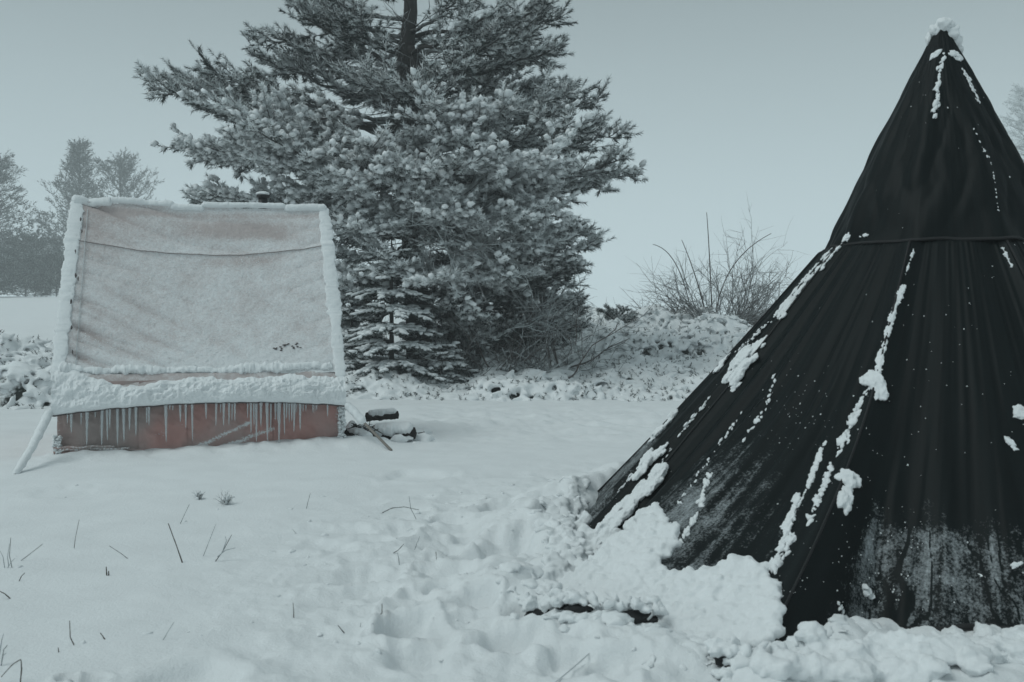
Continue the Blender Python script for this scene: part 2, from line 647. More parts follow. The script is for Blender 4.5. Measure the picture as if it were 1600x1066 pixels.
def tipi_r(thd, z):
    """outer radius of the tipi at angle (degrees) and height"""
    thd = np.asarray(thd, float)
    z = np.asarray(z, float)
    s = np.clip((CAPZ + 0.06 - z) / (CAPZ + 0.06), 0, 1)
    r = 0.575 + s * (2.12 - 0.575) - 0.03 * np.sin(PI * s)
    ph = ((thd - 13.7) / 40.0) % 1.0
    dseam = np.minimum(ph, 1 - ph) * 40.0
    r = r - 0.095 * (0.25 + s) * (1 - np.exp(-(dseam / 4.0) ** 2)) * 0.9
    r = r + 0.030 * (0.3 + s) * np.exp(-(dseam / 1.3) ** 2)
    for c, w, a in ((1.5, 1.6, .08), (7.5, 1.5, .08), (20.5, 1.7, .085), (27, 1.4, .05), (34, 2.0, .05), (40, 1.1, .03), (44, 1.3, .04), (48.5, 1.2, .035),
                    (61, 1.6, .03), (67, 1.5, .012), (75, 2.5, .015), (84, 1.6, .012), (101, 1.8, .03), (112, 2, .02)):
        r = r + a * s * np.exp(-((thd - c - 1.5 * noise(s * 3, c)) / w) ** 2)
    r = r + 0.013 * s * noise(thd * 0.20, s * 1.2, 0, 71) + 0.004 * noise(thd * 0.9 + s * 4, s * 2.5, 0, 72)
    r = r + flare(thd) * np.clip(1 - z / 0.95, 0, 1) ** 1.9
    r = r + 0.09 * s * (1 - sstep(6, 13, thd)) * sstep(-40, -20, thd)
    r = r - 0.045 * sstep(CAPZ - .06, CAPZ - .02, z)
    return r


def tipi_pt(thd, z, off=0.0):
    t = np.radians(thd)
    r = tipi_r(thd, z) + off
    return np.stack([TC[0] - np.cos(t) * r, TC[1] - np.sin(t) * r, np.asarray(z, float) + 0 * r], -1)


def cap_r(thd, z):
    thd = np.asarray(thd, float)
    s = np.clip((APEX - z) / (APEX - CAPZ + 0.03), 0, 1.1)
    r = 0.028 + s * (0.655 - 0.028) + 0.012 * np.sin(PI * s)
    ph = ((thd - 13.7) / 40.0) % 1.0
    ds = np.minimum(ph, 1 - ph) * 40.0
    r = r * (1 - 0.05 * (1 - np.exp(-(ds / 7.0) ** 2)))
    # slack creases running from the apex and diagonal tugs
    r = r + 0.012 * s * noise(thd * 0.10 + s * 3.0, s * 4, 0, 81) + 0.020 * s * (np.abs(noise(thd * 0.05 - s * 3.5, s * 3.0 + thd * .02, 0, 82)) - 0.4)
    r = r + 0.016 * s * (np.abs(noise(thd * 0.07 + s * 5.0, s * 5 - thd * .03, 0, 84)) - .4) + 0.002 * noise(thd * 0.5, s * 14, 0, 83)
    return r


_T, _Z = np.meshgrid(np.linspace(-180, 180, 1441), np.linspace(0, APEX, 296), indexing='ij')
R_TAB = np.where(_Z < CAPZ, tipi_r(_T, _Z), cap_r(_T, _Z))


def r_lookup(th, z):
    i = np.clip((th + 180) * 4, 0, 1439.999)
    j = np.clip(z * 100, 0, 294.999)
    i0, j0 = i.astype(int), j.astype(int)
    fi, fj = i - i0, j - j0
    return (R_TAB[i0, j0] * (1 - fi) * (1 - fj) + R_TAB[i0 + 1, j0] * fi * (1 - fj)
            + R_TAB[i0, j0 + 1] * (1 - fi) * fj + R_TAB[i0 + 1, j0 + 1] * fi * fj)


def pix_tipi(px, py):
    """where the ray through a photo pixel meets the tipi (or None)"""
    d = np.array([(px - 800.0) / F, 1.0, -(py - 500.0) / F])
    Y0_, Y1_ = 3.2, 7.0
    for _ in range(2):
        Y = np.linspace(Y0_, Y1_, 70)
        P = d[None] * Y[:, None]
        z = P[:, 2] + H
        x, y = P[:, 0], P[:, 1]
        r = np.hypot(x - TC[0], y - TC[1])
        th = np.degrees(tip_ang(x, y))
        R = r_lookup(th, z)
        ok = (r < R) & (z > 0) & (z < APEX)
        if not ok.any():
            return None
        k = int(np.argmax(ok))
        Y0_, Y1_ = Y[max(k - 1, 0)], Y[k]
    p = np.array([x[k], y[k], z[k]])
    n = np.array([x[k] - TC[0], y[k] - TC[1], 0])
    n = n / (np.linalg.norm(n) + 1e-9)
    sl = 0.84 if z[k] < CAPZ else 0.54
    n = nrm(n + np.array([0, 0, sl]))
    return p, n


tipi = empty('tipi_tent', (TC[0], TC[1], 0))
tag(tipi, 'large black canvas tipi tent with snow clinging to its seams and skirt', 'tent')


def tipi_frost(th, z):
    s = (CAPZ - z) / CAPZ
    f = -0.42 + 0 * th
    lowleft = sstep(0.40, 0.85, s) * np.exp(-((th - 33) / 15) ** 2)
    f = f + 0.92 * lowleft
    f = f + 0.72 * sstep(0.66, 0.84, s) * sstep(54.5, 56.5, th)
    f = f + 0.75 * sstep(0.55, 0.8, s) * (1 - sstep(0, 14, th))
    f = f - 0.35 * np.exp(-((th - 56.0) / 1.2) ** 2) * sstep(0.5, 0.7, s)
    f = f + 0.10 * np.exp(-((th - 51) / 3.0) ** 2) * sstep(.3, .6, s)
    # melt runs: thin bare lines down the front hem
    run = np.abs(noise(th * 0.62 + 1.1 * noise(th * .5, s * 16, 0, 91), s * 2.5, 0, 92))
    f = f - 0.9 * (1 - sstep(0.05, 0.17, run)) * sstep(57, 64, th) * sstep(0.7, 0.8, s)
    return f


for k in range(9):
    a0 = SEAMS[k]
    vis = k in (0, 1, 2, 8)
    na, nz = ((240, 170) if k == 1 else (110, 130)) if vis else (24, 30)
    th = np.linspace(a0, a0 + 40, na)
    zz = np.linspace(CAPZ + 0.06, 0.02, nz)
    Z, TH = np.meshgrid(zz, th, indexing='ij')
    P = tipi_pt(((TH + 180) % 360) - 180, Z)
    Z2 = Z - 0.0
    # skirt lies on the ground where it flares
    P[..., 2] = Z2 + 0.03 * np.clip(1 - Z / 0.3, 0, 1) * noise(TH * 0.25, 0.3, 0, 95)
    thw = ((TH + 180) % 360) - 180
    mb = MB()
    mb.add(P.reshape(-1, 3), Q=grid_quads(nz, na), A=tipi_frost(thw, Z).ravel())
    uv = np.stack([TH.ravel() / 40.0, (Z / CAPZ).ravel()], 1)
    o = mb.build('canvas_panel', M_tipi, tipi, uv=uv)

# hem band under the panels, dark, against the snow
mb = MB()
th = np.linspace(59, 368, 700)
th = np.where(th > 180, th - 360, th)
Pc = tipi_pt(th, np.full_like(th, 0.03), 0.0)
Pc[:, 2] = 0.05 + 0.03 * noise(th * .2, 0, 0, 97)
Pc[:, 2] -= .035
tube(mb, Pc, 0.016, 6)
mb.build('hem', M_blackhem, tipi)

# cap
mb = MB()
na, nz = 280, 80
th = np.linspace(-180, 180, na, endpoint=False)
zz = np.linspace(APEX, CAPZ - 0.035, nz)
Z, TH = np.meshgrid(zz, th, indexing='ij')
R = cap_r(TH, Z)
Zd = Z - 0.018 * (np.clip((CAPZ + 0.1 - Z) / 0.1, 0, 1)) * (0.5 + 0.5 * noise(TH * 0.09, 0, 0, 99))
P = np.stack([TC[0] - np.cos(np.radians(TH)) * R, TC[1] - np.sin(np.radians(TH)) * R, Zd], -1)
capA = -0.42 + 0.22 * sstep(2.3, 2.9, Z) + 0.30 * sstep(95, 125, TH) * sstep(2.3, 1.8, Z)
mb.add(P.reshape(-1, 3), Q=grid_quads(nz, na, True), A=capA.ravel())
uv = np.stack([TH.ravel() / 40, Z.ravel() / CAPZ], 1)
mb.build('cap', M_tipi, tipi, uv=uv)
mb = MB()
Rh = cap_r(th, np.full_like(th, CAPZ - 0.035)) + 0.004
Zh = Zd[-1]
tube(mb, np.stack([TC[0] - np.cos(np.radians(th)) * Rh, TC[1] - np.sin(np.radians(th)) * Rh, Zh], -1)[np.r_[0:na, 0]], 0.009, 5)
mb.build('cap_hem', M_blackhem, tipi)
mb = MB()
tube(mb, [(TC[0], TC[1], 0.0), (TC[0], TC[1], 1.5), (TC[0], TC[1], 2.93)], [0.03, 0.03, 0.025], 10)
mb.build('centre_pole', M_pipe, tipi)
# seam piping on each ridge
for a0 in SEAMS[[0, 1, 2, 8]]:
    for da in (0.0,):
        zz = np.linspace(CAPZ - 0.02, 0.05, 90)
        mb = MB()
        tube(mb, tipi_pt(np.full(90, ((a0 + 180) % 360) - 180 + da), zz, 0.004), 0.006, 5, A=-0.5)
        mb.build('seam', M_blackhem, tipi)


def snow_line(pts, w, dens=1.0, name='snow_strip', flat=0.42):
    """snow clinging along a line given by photo pixels on the tipi"""
    mb = MB()
    pts = np.array(pts, float)
    C, S, Fr = [], [], []
    for i in range(len(pts) - 1):
        L = np.hypot(*(pts[i + 1] - pts[i]))
        n = max(3, int(L / (w * 0.11) * dens)) if dens >= 1 else max(3, int(L / (w * 0.16) * dens))
        for q in range(n):
            t = random.random()
            p = pts[i] * (1 - t) + pts[i + 1] * t
            wloc = w * (0.55 + 0.45 * (noise(p[1] * 0.11, i, 0, 7) + 1))
            p = p + np.array([random.gauss(0, .19), random.gauss(0, .16)]) * wloc
            h = pix_tipi(*p)
            if h is None: continue
            pos, nn = h
            sz = wloc / F * pos[1] * random.uniform(0.2, 0.52)
            C.append(pos + nn * sz * 0.25)
            S.append((sz, sz * random.uniform(.8, 1.2), sz * flat))
            Fr.append(nn)
    if not C: return
    nn = np.array(Fr)
    _a = pix_tipi(*pts[0]); _b = pix_tipi(*pts[-1])
    along = (_b[0] - _a[0]) if _a is not None and _b is not None else np.array([0, 0, -1.0])
    ax = frame_from(np.cross(nn, rng.normal(size=nn.shape)), (0, 0, 1))
    sx = along[None] + rng.normal(size=nn.shape) * .35 * np.linalg.norm(along)
    sx = nrm(sx - (sx * nn).sum(1, keepdims=True) * nn)
    ax = np.stack([sx, np.cross(nn, sx), nn], -2)
    blobs(mb, C, np.array(S) * [1.45, .85, 1], ax, 2 if w > 7 else 1, 0.38)
    o = mb.build(name if d_full(dens) else 'snow_specks', M_snow, tipi)
    if not d_full(dens): tag(o, kind='stuff')
    if dens >= 1:
        fuse(o, .0055 if w > 12 else .004, 1, .014, .010)
    return o


def d_full(d):
    return d >= 1.05


LINES = [
    ([(1325, 372), (1305, 392), (1290, 405)], 8, 1.2), ([(1298, 402), (1265, 435), (1238, 468), (1220, 495)], 8, 1.2),
    ([(1306, 382), (1274, 416), (1243, 452), (1212, 494)], 5, 1.0), ([(1192, 538), (1168, 556), (1146, 592)], 26, 1.6),
    ([(1152, 600), (1142, 614)], 12, 1.2), ([(1140, 550), (1120, 580)], 11, 1.2), ([(1205, 500), (1172, 532), (1150, 552)], 7, .6),
    ([(1052, 645), (1036, 662), (1019, 688)], 17, 1.3), ([(1108, 622), (1095, 640)], 6, .8), ([(1085, 650), (1062, 680)], 6, .6),
    ([(1042, 697), (1012, 722), (994, 748)], 17, 1.4), ([(1034, 740), (1000, 775), (965, 808), (935, 845), (890, 890)], 24, 1.6),
    ([(990, 742), (965, 770)], 6, .6), ([(1000, 690), (975, 720), (940, 755)], 6, .5),
    ([(1427, 390), (1414, 432)], 4, 1.3), ([(1411, 448), (1396, 490), (1378, 550), (1370, 592)], 9, 1.3),
    ([(1363, 590), (1378, 608), (1372, 622)], 19, 2.2), ([(1358, 605), (1336, 640), (1327, 665), (1325, 692)], 6, .7),
    ([(1316, 742), (1326, 756), (1336, 752)], 17, 2.0), ([(1326, 762), (1320, 780), (1323, 802)], 14, 1.8),
    ([(1283, 700), (1271, 735), (1262, 762)], 8, 1.0), ([(1300, 720), (1285, 770), (1262, 820)], 8, .35),
    ([(1246, 775), (1224, 845), (1206, 890)], 8, 1.4), ([(1240, 835), (1222, 870), (1208, 900)], 12, .6),
    ([(1566, 388), (1580, 416)], 5, 1.3), ([(1476, 84), (1468, 112), (1466, 150), (1458, 188)], 7, .6),
    ([(1456, 90), (1470, 80)], 6, .9), ([(1487, 82), (1500, 92)], 7, 1.0), ([(1504, 108), (1518, 135), (1530, 160)], 6, .8),
    ([(1590, 640), (1600, 650)], 12, 1.5), ([(1574, 690), (1590, 705)], 8, .8),
    ([(1345, 372), (1360, 368)], 7, 1), ([(1120, 545), (1060, 610), (1010, 665)], 5, .25), ([(1215, 575), (1195, 640), (1160, 690)], 7, .22),
    ([(1110, 740), (1090, 800), (1065, 850)], 9, .4), ([(1050, 700), (1010, 760)], 5, .4), ([(1580, 885), (1600, 880)], 8, .8),
    ([(1310, 940), (1322, 965)], 10, .8), ([(1352, 915), (1362, 935)], 9, .6), ([(1530, 898), (1545, 905)], 8, .8),
    ([(1520, 200), (1550, 260), (1560, 330)], 3, .10)]
LINES += [([(1290, 690), (1262, 760), (1238, 810), (1210, 880)], 4, 1.2), ([(1060, 790), (1120, 700), (1165, 640)], 6, .15), ([(1350, 620), (1300, 730), (1270, 800)], 10, .3)]
for pts, w, d in LINES:
    big = w >= 14
    snow_line(pts, w, d, 'snow_clump' if big else 'snow_strip')

# speckles all over the canvas: far more than one could count
mb = MB()
C, S, N = [], [], []
for _ in range(2600):
    px, py = random.uniform(900, 1600), random.uniform(110, 990)
    h = pix_tipi(px, py)
    if h is None: continue
    pos, nn = h
    clus = noise(px * 0.012, py * 0.012, 0, 111)
    th = math.degrees(float(tip_ang(pos[0], pos[1])))
    low = 1 if py > 560 else 0.4
    if random.random() > (0.05 + 1.1 * max(0, clus) ** 1.3) * low + (0.35 if 50 < th < 62 and py > 640 else 0): continue
    sz = random.choice([.0011, .0013, .0015, .0015, .0018, .002, .0024, .0034]) * random.uniform(.8, 1.2)
    C.append(pos + nn * sz * .3); S.append((sz, sz * random.uniform(1, 1.6), sz * .7)); N.append(nn)
N = np.array(N)
sx = nrm(np.cross(N, np.array([0, 0, 1.0])))
blobs(mb, C, np.array(S), np.stack([sx, np.cross(N, sx), N], -2), 1, .3)
tag(mb.build('snow_specks', M_snow, tipi), kind='stuff')


def inside(poly, x, y):
    c = False
    for i in range(len(poly)):
        x1, y1 = poly[i]; x2, y2 = poly[i - 1]
        if (y1 > y) != (y2 > y) and x < (x2 - x1) * (y - y1) / (y2 - y1) + x1:
            c = not c
    return c


def heap(poly, n, s0, s1, name, par, level=2, rise=0.3):
    mb = MB()
    xs = [p[0] for p in poly]; ys = [p[1] for p in poly]
    C, S, N = [], [], []
    for _ in range(n * 4):
        if len(C) >= n: break
        x, y = random.uniform(min(xs), max(xs)), random.uniform(min(ys), max(ys))
        if not inside(poly, x + 14 * noise(x * .05, y * .05, 0, 3), y + 12 * noise(x * .06, y * .06, 4, 3)): continue
        h = pix_tipi(x, y)
        if h is None:
            p = on_ground(x, y); nn = np.array([0, 0, 1.0])
        else:
            p, nn = h
        sz = random.uniform(s0, s1) * random.choice([.6, .8, 1, 1])
        C.append(p + nn * sz * rise * random.uniform(-.3, 1)); S.append((sz * random.uniform(.9, 1.4), sz, sz * random.uniform(.55, .8))); N.append(nn)
    N = np.array(N)
    sx = nrm(np.cross(N, rng.normal(size=N.shape)))
    blobs(mb, C, np.array(S), np.stack([sx, np.cross(N, sx), N], -2), 1, .25)
    return fuse(mb.build(name, M_snow, par), .0095, 2, .030, .032)


# snow lying on the flared skirt
heap([(845, 905), (868, 830), (905, 800), (925, 810), (938, 850), (985, 815), (1010, 795), (1040, 800), (1048, 850), (1036, 885), (1060, 915), (1010, 962), (930, 955), (850, 935)],
     1700, .018, .042, 'skirt_snow', tipi)
heap([(1040, 900), (1110, 895), (1165, 885), (1196, 872), (1212, 905), (1215, 975), (1185, 1000), (1140, 1015), (1060, 985), (1020, 965)],
     1000, .018, .042, 'skirt_snow', tipi)
# snow cap on the apex
mb = MB()
C = [(TC[0] + .00, TC[1] - .02, 2.965), (TC[0] + .03, TC[1] - .0, 2.955), (TC[0] + .06, TC[1] - .01, 2.915), (TC[0] + .085, TC[1], 2.865), (TC[0] - .035, TC[1], 2.93), (TC[0] + .10, TC[1], 2.82),
     (TC[0] - .055, TC[1] + .03, 2.89), (TC[0] + .02, TC[1], 2.98)]
blobs(mb, C, [(.045, .045, .04), (.05, .05, .04), (.045, .05, .045), (.03, .04, .045), (.035, .04, .04), (.02, .03, .035), (.02, .03, .04), (.035, .04, .03)], None, 3, .22)
mb.build('apex_snow', M_snow, tipi)

# guy cords of the skirt running into the snow
for (a, b_) in (((1000, 962), (868, 1070)),):
    A0 = on_ground(*a) + np.array([0, 0, .09]); B0 = on_ground(*b_) + np.array([0, 0, .015])
    pts = [A0 * (1 - t) + B0 * t - np.array([0, 0, .02 * math.sin(PI * t)]) for t in np.linspace(0, 1, 14)]
    mb = MB(); tube(mb, pts, .0026, 5)
    mb.build('guy_cord', M_cord, tipi)
# black webbing and openings under the hem where the skirt is lifted
for (px, py, w, hh) in ((845, 942, 26, 14), (878, 955, 12, 8), (905, 960, 22, 10), (985, 972, 34, 16), (1140, 1028, 24, 13), (1017, 978, 20, 9)):
    p = on_ground(px, py)
    mb = MB()
    blobs(mb, [p + np.array([0, 0.03, .012])], [(w / F * p[1] * .95, .03, hh / F * p[1] * .75)], np.eye(3)[None], 2, .25)
    mb.build('skirt_fold', M_blackhem, tipi)
    mb = MB()
    q = p + np.array([0, 0.0, .012 + hh / F * p[1] * .9])
    n_ = 26
    C = q + np.stack([rng.uniform(-1.3, 1.3, n_) * w / F * p[1], rng.uniform(0, .08, n_), rng.uniform(-.2, 1, n_) * .03], 1)
    blobs(mb, C, rng.uniform(.012, .028, (n_, 3)), None, 1, .3)
    C = p + np.stack([rng.uniform(-1.3, 1.3, n_) * w / F * p[1], rng.uniform(-.07, -.03, n_), rng.uniform(-1, .4, n_) * .012], 1)
    blobs(mb, C, rng.uniform(.010, .020, (n_, 3)), None, 1, .3)
    fuse(mb.build('skirt_snow', M_snow, tipi), .006, 1, .010, .02)

# ------------------------------------------------------------------ clods of churned snow around the tipi
def clod_field(name, n, sampler, smin, smax, label, vox=0):
    mb = MB()
    x, y = sampler(n)
    z = ground_z(x, y)
    s = smin * (smax / smin) ** (rng.uniform(0, 1, len(x)) ** 2.2)
    C = np.stack([x, y, z + s * rng.uniform(-.35, .2, len(x))], 1)
    S = np.stack([s * rng.uniform(.9, 1.5, len(x)), s, s * rng.uniform(.5, .8, len(x))], 1)
    blobs(mb, C, S, None, 1, .28)
    o = mb.build(name, M_snow)
    if vox: fuse(o, vox, 4, .022, .025)
    tag(o, label, None, None, 'stuff')


def ring_sampler(n):
    th = rng.uniform(-25, 150, n)
    e = np.abs(rng.normal(0, .15, n)) + 0.0
    th_r = np.radians(th)
    R0 = 2.14 + flare(th)
    x = TC[0] - np.cos(th_r) * (R0 + e)
    y = TC[1] - np.sin(th_r) * (R0 + e)
    return x, y


clod_field('snow_clods', 2400, ring_sampler, .006, .042, 'loose clods of churned snow heaped along the black tipi skirt', .016)


def patch_sampler(n):
    x = rng.normal(0.0, .75, n); y = rng.normal(5.3, 1.0, n)
    k = (np.hypot(x - TC[0], y - TC[1]) > 2.3 + flare(np.degrees(tip_ang(x, y)))) & (y > 3)
    k &= noise(x * 2.2, y * 2.2, 0, 121) > -0.1
    return x[k], y[k]


clod_field('snow_crumbs', 420, patch_sampler, .003, .010, 'small crumbs of kicked-up snow on the trampled patch left of the tipi')

# the heaped edge of snow in front of the tipi
mb = MB()
C, S = [], []
for _ in range(420):
    px = random.uniform(1190, 1640)
    edge = np.interp(px, [1190, 1230, 1290, 1340, 1440, 1490, 1520, 1560, 1600, 1640], [985, 992, 996, 1003, 1000, 968, 985, 955, 968, 960])
    p = on_ground(px, edge + 36 + random.uniform(-8, 30))
    s = random.uniform(.02, .05)
    C.append(p + np.array([0, 0, random.uniform(-.01, .035)])); S.append((s * 1.2, s, s * .8))
blobs(mb, C, S, None, 1, .3)
tag(fuse(mb.build('snow_bank', M_snow), .010, 3, .034, .032), 'lumpy bank of snow heaped against the front hem of the black tipi', None, None, 'stuff')

# a round snow lump, half rolled, left of the tipi
mb = MB()
p = on_ground(625, 985)
blobs(mb, [p + np.array([0, .02, .045]), p + np.array([.03, -.02, .0])], [(.085, .08, .075), (.11, .09, .04)], None, 3, .14)
tag(mb.build('snow_lump', M_snow), 'round knee-high lump of snow beside footprints in the foreground', 'snow lump')
bpy.data.objects['snow_lump']['label'] = 'round lump of snow sitting in a hollow in the foreground'

# ------------------------------------------------------------------ salmon cotton tent
FL = np.array([-4.10, 9.00]); FR = np.array([-1.68, 9.75])
U2 = (FR - FL) / np.linalg.norm(FR - FL); LEN = float(np.linalg.norm(FR - FL))
V2 = np.array([-U2[1], U2[0]])
DV, RZ, EZ = 1.15, 2.46, 0.74


def TP(u, v, z):
    """tent coordinates: u 0..1 along the front, v metres back, z up"""
    u, v, z = np.broadcast_arrays(np.asarray(u, float), np.asarray(v, float), np.asarray(z, float))
    p = FL[None] + (u[..., None] * LEN) * U2 + v[..., None] * V2 if u.ndim else FL + u * LEN * U2 + v * V2
    return np.concatenate([p, z[..., None]], -1)


tent = empty('cotton_tent', tuple(TP(.5, DV, 0)))
tag(tent, 'frosted salmon pink cotton ridge tent with icicles along its eave', 'tent')
RN = nrm(np.array([*(-V2 * (RZ - EZ)), DV]))      # roof normal (front slope)


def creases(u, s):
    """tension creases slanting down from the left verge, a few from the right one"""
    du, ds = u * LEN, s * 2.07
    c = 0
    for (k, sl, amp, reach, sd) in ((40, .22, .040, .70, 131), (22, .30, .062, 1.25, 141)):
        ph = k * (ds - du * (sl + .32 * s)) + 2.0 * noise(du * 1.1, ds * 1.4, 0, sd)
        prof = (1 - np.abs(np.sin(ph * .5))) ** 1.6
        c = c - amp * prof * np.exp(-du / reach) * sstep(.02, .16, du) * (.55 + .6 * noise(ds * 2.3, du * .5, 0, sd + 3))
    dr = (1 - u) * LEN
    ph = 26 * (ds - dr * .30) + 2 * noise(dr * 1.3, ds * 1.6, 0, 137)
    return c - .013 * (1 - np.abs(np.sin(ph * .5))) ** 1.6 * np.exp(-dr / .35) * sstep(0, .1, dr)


def roof_pt(u, s, off=0.0, front=True):
    """s 0 ridge .. 1 eave"""
    u = np.asarray(u, float); s = np.asarray(s, float)
    d = 0 * u - 0.05 * np.sin(PI * np.clip(u, 0, 1)) * np.sin(PI * np.clip(s, 0, 1))
    # ridge sags a little; fabric is tugged in fans from the left edge and corners
    d = d - 0.012 * np.sin(PI * u)
    d = d + creases(u, s)
    d = d + 0.005 * fbm(u * 9, s * 7, 0, 133, 3) + .0022 * fbm(u * 60, s * 50, 0, 134, 3, .7)
    d = d + 0.010 * np.exp(-((s - seam_s(u)) / .012) ** 2)
    z = RZ - 0.03 * np.sin(PI * u) * (1 - s) + (EZ - RZ) * s
    v = DV * (1 - s)
    P = TP(u, v, z)
    return P + (d + off)[..., None] * RN


def seam_s(u):
    return 0.235 + 0.05 * np.sin(PI * np.clip(u, 0, 1)) ** 0.8


nu, ns = 300, 230
S_, U_ = np.meshgrid(np.linspace(0, 1, ns), np.linspace(0, 1, nu), indexing='ij')
fa = 0.70 + 0 * U_
fa -= 0.55 * np.exp(-((S_ - .135) / .060) ** 4) * np.exp(-((U_ - .62) / .27) ** 4)
fa -= 0.35 * np.exp(-((S_ - seam_s(U_) - .05) / .04) ** 2) * np.exp(-((U_ - .66) / .16) ** 4)
fa -= 0.16 * np.exp(-(((U_ - .66) / .07) ** 2 + ((S_ - .56) / .08) ** 2))
fa -= 0.25 * np.exp(-(((U_ - .44) / .05) ** 2 + ((S_ - .44) / .06) ** 2))
fa -= 0.30 * sstep(.45, .0, S_) * sstep(.45, .1, U_)
fa -= 0.12 * sstep(.4, .1, U_)
fa += 0.25 * sstep(.80, 1.0, S_)
fa -= 0.35 * np.exp(-((S_ - .045) / .02) ** 2)
fa += 6.0 * creases(U_, S_)      # crease shading painted into the frost colour: darker along each crease
mb = MB()
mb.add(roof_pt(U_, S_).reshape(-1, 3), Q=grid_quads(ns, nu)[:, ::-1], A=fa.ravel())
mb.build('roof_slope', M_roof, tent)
# rear slope
mb = MB()
S2, UB = np.meshgrid(np.linspace(0, 1, 30), np.linspace(0, 1, 40), indexing='ij')
zb = RZ - 0.03 * np.sin(PI * UB) * (1 - S2) + (EZ - RZ) * S2 + .04 * 0
mb.add(TP(UB, DV + DV * S2, zb).reshape(-1, 3), Q=grid_quads(30, 40), A=.6)
mb.add(TP(UB, 2 * DV + .03 * S2, EZ * (1 - S2) - .02 * S2).reshape(-1, 3), Q=grid_quads(30, 40), A=.3)
mb.build('rear_slope', M_roof, tent)
# gable ends
for u0 in (0.0, 1.0):
    mb = MB()
    P = [TP(u0, 0.0, -.03), TP(u0, 0.0, EZ), TP(u0, DV, RZ), TP(u0, 2 * DV, EZ), TP(u0, 2 * DV, -.03)]
    mb.add(P, T=[(0, 1, 2), (0, 2, 4), (2, 3, 4)], A=.45)
    mb.build('gable', M_wall, tent, smooth=False)
# low front wall, three cloth panels
for (ua, ub) in ((0, .27), (.27, .44), (.44, .745), (.745, 1.0)):
    nzw, nuw = 60, int(260 * (ub - ua)) + 8
    Zw, Uw = np.meshgrid(np.linspace(EZ - .05, -.04, nzw), np.linspace(ua, ub, nuw), indexing='ij')
    k = (EZ - Zw) / EZ
    off = -.03 - .05 * k + .018 * noise(Uw * 14, Zw * 3, 0, 141) + .010 * np.sin(Uw * 60 + 6 * k) * k - .012 * np.exp(-(((Uw - ua) / .012) ** 2))
    off = off + .014 * fbm(Uw * 22 + Zw * 7, Zw * 6 - Uw * 9, 0, 143, 3) * sstep(0, .3, k)
    f0 = .02 + .40 * sstep(.93, 1.0, Uw) + .34 * sstep(.035, .0, Uw) + .30 * sstep(.14, .02, Zw) \
        + .35 * np.exp(-(((Uw - .345) / .03) ** 2 + ((Zw - .20) / .06) ** 2)) + .28 * np.exp(-(((Uw - .42) / .04) ** 2 + ((Zw - .28) / .03) ** 2))
    f0 = f0 + .60 * np.exp(-((Zw - .10 - (Uw - .50) * 1.1) / .030) ** 2) * (Uw > .46) * (Uw < .66) + .60 * np.exp(-((Zw - .06 - (Uw - .57) * .9) / .030) ** 2) * (Uw > .55) * (Uw < .75)
    mb = MB()
    mb.add(TP(Uw, off, Zw).reshape(-1, 3), Q=grid_quads(nzw, nuw)[:, ::-1], A=f0.ravel())
    mb.build('wall_panel', M_wall, tent)
# gathered cloth at the left foot
mb = MB()
for j in range(4):
    u = np.linspace(-.01, .34 - .05 * j, 60)
    tube(mb, TP(u, -.10 - .012 * j + .01 * noise(u * 30, j), .045 + .022 * j - .015 * u + .008 * noise(u * 25, j + 9)), .012 * (1 - .5 * u), 6, A=.35 + .3 * noise(u * 40, j)[0])
mb.build('gathered_mud_flap', M_wall, tent)


def HEM(u):
    """eave hem height"""
    return .405 + .065 * np.sin(PI * np.clip(u, 0, 1)) ** .8 + .02 * u + .004 * noise(np.asarray(u) * 40, 0, 0, 151)


# awning strip: slopes on from the roof to the hem
nA = 30
K, UA = np.meshgrid(np.linspace(0, 1, nA), np.linspace(-.012, 1.008, 420), indexing='ij')
va = .02 - .20 * K ** .9 - .004 * noise(UA * 20, K * 3)
za = EZ + .01 - (EZ + .01 - HEM(UA)) * K
mb = MB()
mb.add(TP(UA, va, za).reshape(-1, 3), Q=grid_quads(nA, 420)[:, ::-1], A=.25 + .2 * noise(UA * 50, K * 6, 0, 5).ravel())
mb.build('eave_flap', M_roof, tent)
mb = MB()
u = np.linspace(-.012, 1.008, 300)
tube(mb, TP(u, -.185 + 0 * u, HEM(u) - .004), .007, 6, A=.1)
mb.build('eave_hem', M_seam, tent)

# snow lying on the flap: a lumpy body with thickness
def snow_sheet(name, ugrid, kfun, nk=40, thick=.07, seed=160, par=None):
    K, UU = np.meshgrid(np.linspace(0, 1, nk), ugrid, indexing='ij')
    top, bot = kfun(UU)                      # k range of the flap covered
    k = top + (bot - top) * K
    prof = np.sin(PI * np.clip(K, 0, 1)) ** .45
    th = thick * prof * (1 + .34 * fbm(UU * 15, k * 3, 0, seed, 3, .5)) + .020 * prof * (.5 - np.abs(fbm(UU * 38, k * 6, 0, seed + 3, 4, .55)))
    va = .02 - .205 * (np.clip(k, 0, 2) ** .9 + np.minimum(k, 0)) - .95 * th
    za = EZ + .012 - (EZ + .01 - HEM(UU)) * k + .45 * th
    mb = MB()
    mb.add(TP(UU, va, za).reshape(-1, 3), Q=grid_quads(nk, len(ugrid))[:, ::-1], A=1)
    return mb.build(name, M_snow, par)


def cover(u):
    top = .13 + .34 * np.exp(-((u - .27) / .13) ** 2) * (.7 + .3 * noise(u * 25, 1)) + .10 * np.exp(-((u - .6) / .1) ** 2) + .06 * noise(u * 40, 3) + .02 * noise(u * 120, 3)
    top = top - .25 * sstep(.2, .03, u) - .28 * 0
    top = top + .10 * sstep(.80, .92, u)
    return np.clip(top, -.12, .6), 1.0 + 0 * u


snow_sheet('eave_snow', np.linspace(-.014, 1.010, 580), cover, 46, .070, 160, tent)


